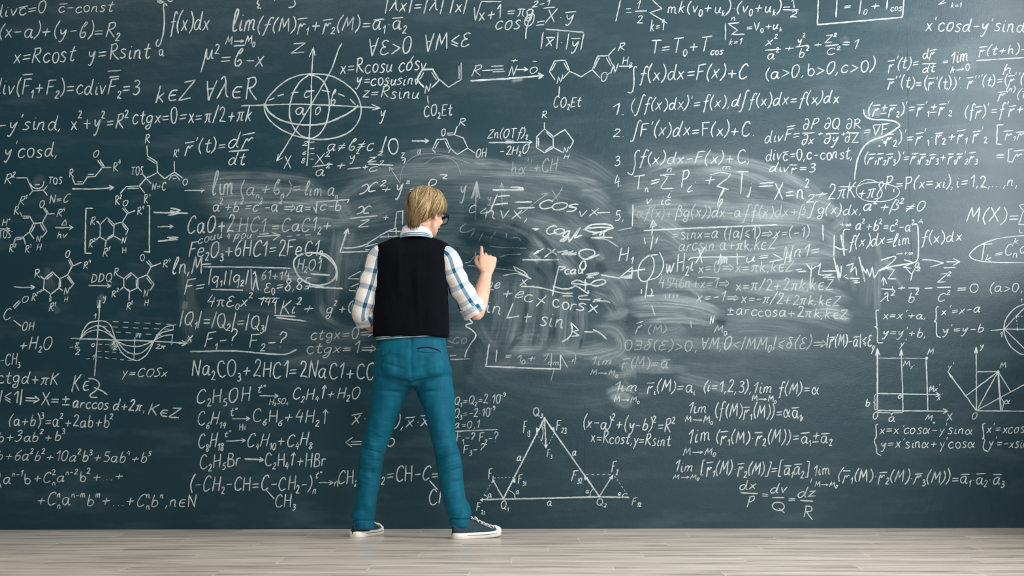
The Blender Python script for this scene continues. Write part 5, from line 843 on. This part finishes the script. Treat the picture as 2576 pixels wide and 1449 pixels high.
# collar: standing band and folded leaf
def collar_geo():
    b = Geo(); rows, uv = [], []
    for k, (vv, hw, hd, lift) in enumerate([(601, 40, .075, 0), (588, 36, .068, 0), (576, 33, .063, .004), (574, 35, .067, .004), (584, 39, .075, .002), (599, 43, .084, 0)]):
        c = P3(1047, vv, .018 + (601 - vv) * .0009); row = ring(c, XA * hw * PXM, YA * hd - ZA * .012, 2.1, 40); rows.append(row); uv += [(2 * math.pi * i / 40 * .06, k * .03 + .012) for i in range(40)]
    b.add(loft(rows, False), uv); return b
M_COLLAR = m_stripes('white_collar_cotton', [lin(236, 236, 236), lin(226, 232, 236), lin(238, 238, 237)], 1)
mine('collar', collar_geo().mesh('collar', True), M_COLLAR, shirt, 'white folded shirt collar')

# --- vest
VR = [(849, 941, 1128, .114), (838, 940, 1128, .117), (815, 941, 1128, .116), (785, 943, 1126, .113), (755, 945, 1124, .112), (720, 947, 1123, .112), (690, 947, 1123, .111), (660, 946, 1126, .108), (640, 945, 1129, .102), (627, 945, 1132, .094), (617, 950, 1129, .084), (609, 968, 1116, .074), (603, 985, 1102, .066), (597, 1004, 1088, .062)]
g = Geo(); g.add(loft([hr(l - 3, r + 3, v, Y0 + (.0 if v > 640 else (640 - v) * .0006), hd, 2.5) for v, l, r, hd in VR]))
vme = fuse(g.mesh('vest'), .008, 3)
zv0 = at(1035, 850, Y0).z; zv1 = at(1035, 620, Y0).z
def wr_v(p, n):
    d = .004 * noise.noise(Vector((p.x * 13 + p.z * 5, p.y * 8, p.z * 4))) + .0015 * noise.noise(p * 30)
    if n.y < 0:
        x = p.x - at(1035, 700, Y0).x
        d += .007 * bell(x, .035 + .25 * (zv1 - p.z - .15) ** 2, .014) * bell(p.z, (zv0 + zv1) / 2, .14) - .004 * bell(x, .07, .02) * bell(p.z, zv0 + .12, .1)
        d += .005 * bell(x, -.055, .012) * bell(p.z, zv1 - .14, .1) - .005 * bell(x, 0, .03) * bell(p.z, zv0 + .25, .12)
    return d
sculpt(vme, wr_v)
vest = mine('vest', vme, M_VEST, None, 'sleeveless dark navy knitted vest')
def trim(rows, name, mat, label, n=2.4):
    b = Geo(); b.add(loft(rows, False), [(i, k / (len(rows) - 1)) for k in range(len(rows)) for i in range(len(rows[0]))])
    o = mine(name, b.mesh(name, True), mat, vest); o['label'] = label; return o
M_TRIM = m_stripes('striped_knit_trim', [lin(24, 34, 52), lin(176, 194, 204), lin(40, 84, 112), lin(196, 206, 212), lin(60, 84, 102)], 1)
def tr(l, r, vl, vr, hd):
    a, b_ = at(l, vl, Y0), at(r, vr, Y0); return ring((a + b_) / 2, (b_ - a) / 2, YA * hd, 2.5, 44)
trim([tr(944, 1124, 846, 838, .108), tr(945, 1123, 851, 842, .110), tr(946, 1122, 855, 845, .109), tr(948, 1120, 858, 847, .106)], 'hem_trim', M_TRIM, 'striped white and blue rib showing under the vest hem')
nk = []
for vv, hw, hd in ((606, 46, .079), (602, 44.5, .078), (598, 42, .076), (594, 39.5, .072)):
    nk.append(ring(P3(1047, vv, .012), XA * hw * PXM, YA * hd - ZA * .013, 2.1, 44))
trim(nk, 'neck_trim', M_TRIM, 'striped white and blue rib round the vest neck')
# --- body: one continuous skin
HC = P3(1073, 533, .045)                                            # centre of the skull
HM = Matrix.Rotation(math.radians(-38), 3, 'Z') @ Matrix.Rotation(math.radians(-17), 3, 'X') @ Matrix.Rotation(math.radians(-3), 3, 'Y')
def hd_(x, y, z): return HC + HM @ Vector((x, y, z))                # head space: y = forward, x = right, z = up
b = Geo()
b.ball(hd_(0, -.012, .022), (.074, .094, .088), HM, 24)            # cranium
b.ball(hd_(0, .026, -.034), (.063, .066, .084), HM, 24)            # face
b.ball(hd_(0, .056, -.096), (.036, .032, .028), HM)                # chin
for sx in (-1, 1):
    b.tube([hd_(sx * .054, .000, -.045), hd_(sx * .050, .020, -.082), hd_(sx * .024, .056, -.104)], [.016, .017, .015], 10)   # jaw
    b.ball(hd_(sx * .040, .064, -.036), (.022, .018, .020), HM)    # cheek bone
    b.ball(hd_(sx * .072, -.004, -.022), (.007, .018, .031), HM)   # ear
    b.ball(hd_(sx * .075, -.010, -.010), (.006, .014, .018), HM)
    b.ball(hd_(sx * .072, .002, -.048), (.007, .010, .011), HM)    # lobe
    b.ball(hd_(sx * .030, .078, .006), (.024, .014, .008), HM)     # brow ridge
b.tube([hd_(0, .088, -.002), hd_(0, .101, -.028), hd_(0, .107, -.044)], [.009, .010, .011], 10)          # nose
b.ball(hd_(.012, .100, -.047), (.009, .010, .008), HM); b.ball(hd_(-.012, .100, -.047), (.009, .010, .008), HM)
b.ball(hd_(0, .088, -.070), (.024, .011, .006), HM); b.ball(hd_(0, .086, -.080), (.021, .011, .007), HM) # lips
b.tube([hd_(0, -.030, -.050), P3(1058, 578, .045), P3(1047, 598, .026), P3(1042, 625, .012)], [.056, .052, .050, .052], 18)    # neck
b.add(loft([hr(962, 1112, 632, Y0, .066), hr(960, 1108, 680, Y0, .090), hr(960, 1108, 740, Y0, .092), hr(962, 1108, 800, Y0, .088), hr(958, 1114, 860, Y0, .092), hr(952, 1120, 920, Y0, .100), hr(968, 1106, 960, Y0, .08)]))
b.add(loft([hr(1014, 1070, 612, Y0 + .016, .042), hr(970, 1104, 626, Y0, .056), hr(962, 1112, 640, Y0, .066)]))
def limb(rows, y0, y1, k): return loft([hr((l + r) / 2 - (r - l) / 2 * k, (l + r) / 2 + (r - l) / 2 * k, v, y0 + (y1 - y0) * i / (len(rows) - 1) + .018 * math.sin(i / (len(rows) - 1) * math.pi), HD[i] * k, 2) for i, (v, l, r) in enumerate(rows)])
b.add(limb(LROWS, Y0, YL - .004, .80)); b.add(limb(RROWS, Y0, YR - .002, .80))
FZ = Vector((0, 0, .045))
for (hh, tt, ank) in ((H1, T1, P3(913, 1318, YL - Y0)), (H0, T0, P3(1157, 1316, YR + .004 - Y0))):
    d = (tt - hh).normalized()
    b.tube([ank + ZA * .03, ank * .5 + (hh + d * .07) * .5 + ZA * .03, hh + d * .075 + ZA * .044, hh + d * .13 + ZA * .040, hh + d * .19 + ZA * .034, hh + d * .225 + ZA * .032], [.038, .034, .026, .022, .017, .012], 14)
# arms
ER = P3(1199, 787, .055); WR = P3(1223, 690, .185)
ur = [P3(1112, 640, 0), P3(1142, 690, .005), P3(1174, 748, .025), ER]
b.tube(ur, [.050, .044, .040, .038], 16)
fd = (WR - ER).normalized(); fa = [ER - fd * .012, ER + (WR - ER) * .25, ER + (WR - ER) * .6, WR]
b.tube(cr3(fa, 4), list(np.interp(np.linspace(0, 3, 13), range(4), [.038, .047, .041, .030])), 18)
b.ball(ER + Vector((0, -.004, -.010)), (.033, .034, .030))
EL = P3(913, 800, .03); WL = P3(962, 838, .20)
b.tube([P3(960, 640, 0), P3(938, 690, -.008), P3(922, 750, -.008), EL], [.046, .042, .038, .036], 16)
b.tube([EL, EL + (WL - EL) * .35, WL], [.035, .036, .025], 16)
def hand(W, d, lat, nrm, curls, thumb, k=1.0):
    """palm with five fingers. d = along the hand, lat = towards the thumb, nrm = out of the palm"""
    d = d.normalized(); lat = (lat - d * lat.dot(d)).normalized(); nrm = d.cross(lat) * (1 if d.cross(lat).dot(nrm) > 0 else -1)
    pr = []
    for t, hw, th in ((-.012, .024, .019), (.012, .031, .019), (.045, .041, .0165), (.080, .044, .0145), (.094, .041, .0115)):
        pr.append(ring(W + d * t * k, lat * hw * k, nrm * th * k, 2.6, 20))
    b.add(loft(pr)); b.ball(W + d * .034 * k + lat * .026 * k + nrm * .008 * k, (.020, .020, .020))
    for q, (off, ln, rad, cv) in enumerate(zip((.032, .0105, -.0115, -.032), (.088, .098, .090, .070), (.0098, .0100, .0095, .0085), curls)):
        base = W + d * (.088 - abs(off) * .12) * k + lat * off * k; p = [base - d * .012]; a = cv[0]
        cur_ = base; p.append(cur_)
        for seg_l, da in zip((.46, .30, .24), (0, cv[1], cv[2])):
            a += da; cur_ = cur_ + (d * math.cos(a) + nrm * math.sin(a) + lat * off * .7) * ln * seg_l * k; p.append(cur_)
        b.tube(cr3(p, 3), list(np.interp(np.linspace(0, 4, 13), range(5), [rad * 1.05, rad * 1.1, rad, rad * .9, rad * .72])), 12)
    t0 = W + d * .022 * k + lat * .024 * k; p = [t0]
    for (x, y, z) in thumb: p.append(t0 + (d * x + lat * y + nrm * z) * k)
    b.tube(cr3(p, 3), list(np.interp(np.linspace(0, len(p) - 1, 3 * (len(p) - 1) + 1), range(len(p)), [.0150, .0135, .0120, .0088][:len(p)])), 12)
fwd = (Vector((.10, .30, 1.0))).normalized()
hand(WR, fwd, Vector((-1, -.15, .1)), Vector((-.2, 1, -.2)), [(.30, .35, .30), (.85, 1.35, .9), (1.0, 1.4, .9), (1.1, 1.4, .9)], [(.030, .022, .014), (.058, .028, .030), (.082, .018, .044)], 1.10)
hand(WL, Vector((.75, .25, -.15)), Vector((.1, .5, 1)), Vector((.2, -1, -.1)), [(.35, .5, .4), (.4, .55, .4), (.45, .55, .45), (.5, .6, .45)], [(.030, .026, .010), (.056, .036, .018), (.078, .034, .026)], .95)
bme = fuse(b.mesh('body'), .0034, 2)
def relax(me, c, r, its):              # soften the joins of face, jaw and neck
    n = len(me.vertices); co = np.empty(n * 3); me.vertices.foreach_get('co', co); co = co.reshape(-1, 3)
    e = np.empty(len(me.edges) * 2, int); me.edges.foreach_get('vertices', e); e = e.reshape(-1, 2)
    k = np.clip((r - np.linalg.norm(co - np.array(c), axis=1)) / (r * .35), 0, 1)[:, None] * .6
    deg = np.bincount(e.ravel(), minlength=n)[:, None]
    for _ in range(its):
        s_ = np.zeros_like(co); np.add.at(s_, e[:, 0], co[e[:, 1]]); np.add.at(s_, e[:, 1], co[e[:, 0]]); co += (s_ / deg - co) * k
    me.vertices.foreach_set('co', co.ravel()); me.update()
relax(bme, hd_(0, .01, -.05), .15, 12)
body = mine('body', bme, M_SKIN, None, 'fair skin of head, neck, forearms and hands')
# eyes
for sx in (-1, 1):
    e = Geo(); e.ball(hd_(sx * .030, .073, -.012), (.0115, .0115, .0115), HM); eo = mine('eye', e.mesh('eye'), NT('eye_white').base(lin(235, 232, 226), .2, .5).m)
    e = Geo(); e.ball(hd_(sx * .030, .0815, -.012), (.0052, .0036, .0052), HM); mine('iris', e.mesh('iris'), NT('grey_iris').base(lin(70, 90, 100), .2, .5).m, eo)
# glasses
def rrect(cx, cz, hw, hh, y, n=24):
    out = []
    for i in range(n + 1):
        a = 2 * math.pi * i / n; ca, sa = math.cos(a), math.sin(a)
        out.append(hd_(cx + hw * math.copysign(abs(ca) ** .6, ca), y - abs(cx + hw * ca) * .18, cz + hh * math.copysign(abs(sa) ** .6, sa)))
    return out
gl = Geo()
for sx in (-1, 1):
    q = rrect(sx * .036, -.010, .030, .022, .114); gl.tube(q, [.0032] * len(q), 8)
    gl.tube([hd_(sx * .064, .103, -.002), hd_(sx * .080, .086, .002), hd_(sx * .081, .03, -.002), hd_(sx * .079, -.012, -.006), hd_(sx * .077, -.032, -.028)], [.0040, .0036, .003, .003, .0026], 8)
    gl.tube([hd_(sx * .008, .112, .004), hd_(sx * .062, .104, .009)], [.004, .005], 8)
gl.tube([hd_(-.010, .114, -.004), hd_(0, .117, .001), hd_(.010, .114, -.004)], [.003] * 3, 8)
glasses = mine('glasses', gl.mesh('glasses'), M_BLACK, None, 'thick black framed glasses')
ml = NT('clear_lens'); ml.base(lin(235, 240, 242), .05, .5); ml.b.inputs['Alpha'].default_value = .18
for sx in (-1, 1):
    q = rrect(sx * .036, -.010, .028, .020, .114)[:-1]; lo = Geo(); lo.add(loft([[p for p in q], [p + HM @ Vector((0, .0015, 0)) for p in q]])); mine('lens', lo.mesh('lens'), ml.m, glasses)

# --- hair: cap and locks
hr_rnd = random.Random(3)
def scalp(th, ph, r=0.0):
    """th from the crown (0) down, ph round the head (0 = forward, + = right)"""
    x, y, z = math.sin(th) * math.sin(ph), math.sin(th) * math.cos(ph), math.cos(th)
    zz = z if z > 0 else z
    return Vector((x * (.079 + r), -.012 + y * (.099 + r), .026 + zz * (.092 + r)))
def m_hair():
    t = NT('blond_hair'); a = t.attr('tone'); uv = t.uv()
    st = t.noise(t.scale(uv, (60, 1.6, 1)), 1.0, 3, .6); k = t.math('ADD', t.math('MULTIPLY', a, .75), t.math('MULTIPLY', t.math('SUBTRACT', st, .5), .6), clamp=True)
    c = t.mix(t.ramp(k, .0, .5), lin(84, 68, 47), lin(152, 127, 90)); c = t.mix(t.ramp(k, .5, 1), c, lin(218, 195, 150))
    t.base(c, .6, .2); t.bump(st, .3, .004); return t.m
hv, hf, huv, htone = [], [], [], []
def lock(ph0, th0, th1, lift, wd, tone, drift, tail):
    n = 9; pts = []; nor = []
    for i in range(n):
        t = i / (n - 1); th = th0 + (th1 - th0) * t; ph = ph0 + drift * t + .09 * math.sin(t * 5.5 + 3 * math.sin(ph0 * 3.1)) * t
        l = lift * (.35 + .65 * math.sin(min(1, t * 1.3) * math.pi / 2)) + .004
        if th <= 1.62: p = scalp(th, ph, l)
        else:
            q = scalp(1.62, ph, l); drop = (th - 1.62) * .098
            inw = drop * (.26 if tail < 0 else .20); p = q + Vector((-math.sin(ph) * inw, -math.cos(ph) * inw * .9, -drop))
        pts.append(hd_(*p)); nor.append((HM @ Vector((math.sin(ph) * math.sin(th), math.cos(ph) * math.sin(th), math.cos(min(th, 1.6))))).normalized())
    for i in range(n):
        t = i / (n - 1); tg = (pts[min(n - 1, i + 1)] - pts[max(0, i - 1)]).normalized(); nn = (nor[i] - tg * nor[i].dot(tg)).normalized(); sd = tg.cross(nn)
        w_ = wd * (.55 + .45 * math.sin(min(1, t * 1.6) * math.pi / 2)) * (1 - .80 * max(0, (t - .55) / .45) ** 1.5); th_ = w_ * .42
        for k in range(6):
            a = 2 * math.pi * k / 6; hv.append(pts[i] + sd * math.cos(a) * w_ + nn * math.sin(a) * th_); huv.append((k / 6 + ph0, t)); htone.append(tone * (.30 + .70 * min(1, t * 2.0)) * (1 - .40 * max(0, (t - .5) / .5)))  # darker roots; shade of the under layers painted in towards the tips
    b0 = len(hv) - n * 6
    for i in range(n - 1):
        for k in range(6): hf.append((b0 + i * 6 + k, b0 + i * 6 + (k + 1) % 6, b0 + (i + 1) * 6 + (k + 1) % 6, b0 + (i + 1) * 6 + k))
    hf.append(tuple(b0 + k for k in range(6))[::-1]); hf.append(tuple(b0 + (n - 1) * 6 + k for k in range(6)))
def end_th(ph):
    a = abs(math.atan2(math.sin(ph), math.cos(ph)))                 # 0 = forward, pi = back
    return float(np.interp(a, [0, .5, .9, 1.25, 1.6, 2.0, 2.5, 3.15], [1.25, 1.34, 1.70, 2.12, 2.28, 2.72, 3.06, 3.14]))
# solid under-cap so no scalp shows
cap = []
for ti in range(15):
    row = []
    for pi_ in range(40):
        ph = 2 * math.pi * pi_ / 40; th = .02 + (end_th(ph) - .14) * ti / 14
        if th <= 1.62: p = scalp(th, ph, .006)
        else: q = scalp(1.62, ph, .006); dr_ = (th - 1.62) * .098; p = q + Vector((-math.sin(ph) * dr_ * .26, -math.cos(ph) * dr_ * .24, -dr_))
        row.append(hd_(*p))
    cap.append(row)
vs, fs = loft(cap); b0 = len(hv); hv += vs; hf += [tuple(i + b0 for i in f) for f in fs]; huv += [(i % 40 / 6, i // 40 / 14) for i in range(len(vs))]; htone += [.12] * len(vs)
for i in range(3600):
    ph = hr_rnd.uniform(-math.pi, math.pi); th0 = hr_rnd.choice([.05, .12, .25, .4, .6, .85, 1.1]) * hr_rnd.uniform(.6, 1.3); e = end_th(ph)
    if th0 > e - .5: continue
    th1 = min(e, th0 + hr_rnd.uniform(.9, 2.2)) * hr_rnd.uniform(.84, 1.06)
    cl = noise.noise(Vector((math.cos(ph) * 2.6, math.sin(ph) * 2.6, th0 * 1.3)))
    lit = .50 + 1.35 * cl + hr_rnd.uniform(-.20, .20) + .22 * math.sin(ph) - (.25 if abs(ph) > 2.5 and th0 > .6 else 0)  # light on the right side and shade low at the back painted into the tone
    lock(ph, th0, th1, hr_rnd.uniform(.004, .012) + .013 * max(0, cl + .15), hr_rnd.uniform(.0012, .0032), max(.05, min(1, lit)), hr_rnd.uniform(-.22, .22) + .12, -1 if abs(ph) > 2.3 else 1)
for i in range(150):                                                 # nape ends over the collar
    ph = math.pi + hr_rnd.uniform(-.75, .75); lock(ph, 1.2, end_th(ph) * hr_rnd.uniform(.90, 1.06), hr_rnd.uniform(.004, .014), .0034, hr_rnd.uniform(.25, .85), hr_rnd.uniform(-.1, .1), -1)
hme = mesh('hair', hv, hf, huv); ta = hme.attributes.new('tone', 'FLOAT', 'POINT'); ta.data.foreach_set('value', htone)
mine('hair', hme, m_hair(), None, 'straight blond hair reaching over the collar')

# --- shoes
def shoe(heel, toe, label, L=.283):
    d = (toe - heel); d.z = 0; d.normalize(); sd = Vector((d.y, -d.x, 0)); o = heel - d * .006; o.z = 0
    def W(x, s, z): return o + d * x + sd * s + ZA * z
    def half(x):                                                    # half width of the sole
        t = x / L; return float(np.interp(t, [0, .03, .10, .25, .45, .62, .75, .88, .95, 1.0], [.010, .024, .034, .036, .036, .044, .047, .040, .028, .006]))
    def up(x): return float(np.interp(x / L, [0, .12, .6, .8, 1], [.0, .0, .0, .004, .014]))
    xs = [L * t for t in (0, .012, .04, .09, .16, .25, .35, .45, .55, .65, .75, .83, .89, .94, .975, 1)]
    def outline(grow, z): return [W(x, (half(x) + grow), z + up(x)) for x in xs] + [W(x, -(half(x) + grow), z + up(x)) for x in reversed(xs[1:-1])]
    root_up = Geo(); rows = []
    tops = [.066, .070, .072, .074, .078, .086, .092, .090, .082, .070, .058, .052, .048, .044, .038, .032]
    for x, tp in zip(xs, tops):
        h = half(x) + .0005; r_ = []
        for i in range(20):
            a = math.pi * i / 19; r_.append(W(x + .002, h * math.cos(a) * (1 if math.sin(a) < .2 else (.62 + .38 * (1 - math.sin(a)) if x < L * .55 else .80 + .2 * (1 - math.sin(a)))), .016 + up(x) + max(.002, tp - .016) * math.sin(a) ** .8))
        rows.append(r_)
    root_up.add(loft(rows)); s = mine('shoe', root_up.mesh('shoe'), M_NAVY, None, label)
    so = Geo(); so.add(loft([outline(.001, .0), outline(.005, .003), outline(.0055, .016), outline(.004, .030), outline(-.004, .031)])); mine('sole', so.mesh('sole'), M_RUBBER, s)['label'] = 'cream rubber sole'
    st = Geo(); p = [W(x, half(x) + .0056, .0185 + up(x)) for x in np.linspace(L * .22, L * .82, 14)]; st.tube(p, [.0013] * 14, 6)
    p = [W(x, -(half(x) + .0056), .0185 + up(x)) for x in np.linspace(L * .22, L * .82, 14)]; st.tube(p, [.0013] * 14, 6); mine('sole_stripe', st.mesh('sole_stripe'), M_DARKLINE, s)['label'] = 'thin navy line along the sole'
    tc = Geo(); rows = []
    for t in (.835, .87, .90, .93, .96, .985, 1.0):
        x = L * t; tp = float(np.interp(t, [.83, .9, .95, 1], [.056, .051, .044, .033])); h = half(x) + .003
        rows.append([W(x + .003, h * math.cos(math.pi * i / 19) * (.84 + .16 * (1 - math.sin(math.pi * i / 19))), .016 + up(x) + max(.003, tp - .016) * math.sin(math.pi * i / 19) ** .8) for i in range(20)])
    tc.add(loft(rows)); mine('toe_cap', tc.mesh('toe_cap'), M_RUBBER, s)['label'] = 'cream rubber toe cap'
    tn = Geo()
    for t in (.80, .72, .64, .56, .48):
        x = L * t; z = float(np.interp(t, [.45, .55, .65, .75, .83], [.091, .083, .071, .060, .054])) + .003
        tn.tube([W(x + .004, .024, z - .010), W(x, .014, z - .001), W(x - .003, 0, z + .003), W(x, -.014, z - .001), W(x + .004, -.024, z - .010)], [.0028, .0036, .0038, .0036, .0028], 8)
    for s2 in (1, -1):
        q = [W(L * .45, .004 * s2, .094), W(L * .43, .016 * s2, .106), W(L * .45, .030 * s2, .098), W(L * .47, .018 * s2, .092), W(L * .455, .002 * s2, .094)]; tn.tube(cr3(q, 4), [.0028] * 17, 8)
    mine('laces', tn.mesh('laces'), M_LACE, s)['label'] = 'white laces'
    hs = Geo(); hs.add(loft([[W(.006, .009, .028), W(.006, -.009, .028), W(.001, -.009, .028), W(.001, .009, .028)], [W(.006, .008, .060), W(.006, -.008, .060), W(.002, -.008, .060), W(.002, .008, .060)]])); mine('heel_strip', hs.mesh('heel_strip'), M_DARKLINE, s)
    sm = Geo()
    for s2 in (1, -1):
        q = [W(L * .52, s2 * .030, .076), W(L * .62, s2 * .034, .064), W(L * .74, s2 * .034, .050), W(L * .82, s2 * .026, .046)]; sm.tube(cr3(q, 4), [.0011] * 13, 6)
    mine('stitching', sm.mesh('stitching'), M_LACE, s)
    return s
shoe(H0, T0, 'navy canvas shoe on the right foot, side on')
shoe(H1, T1, 'navy canvas shoe on the left foot, pointing at the wall')
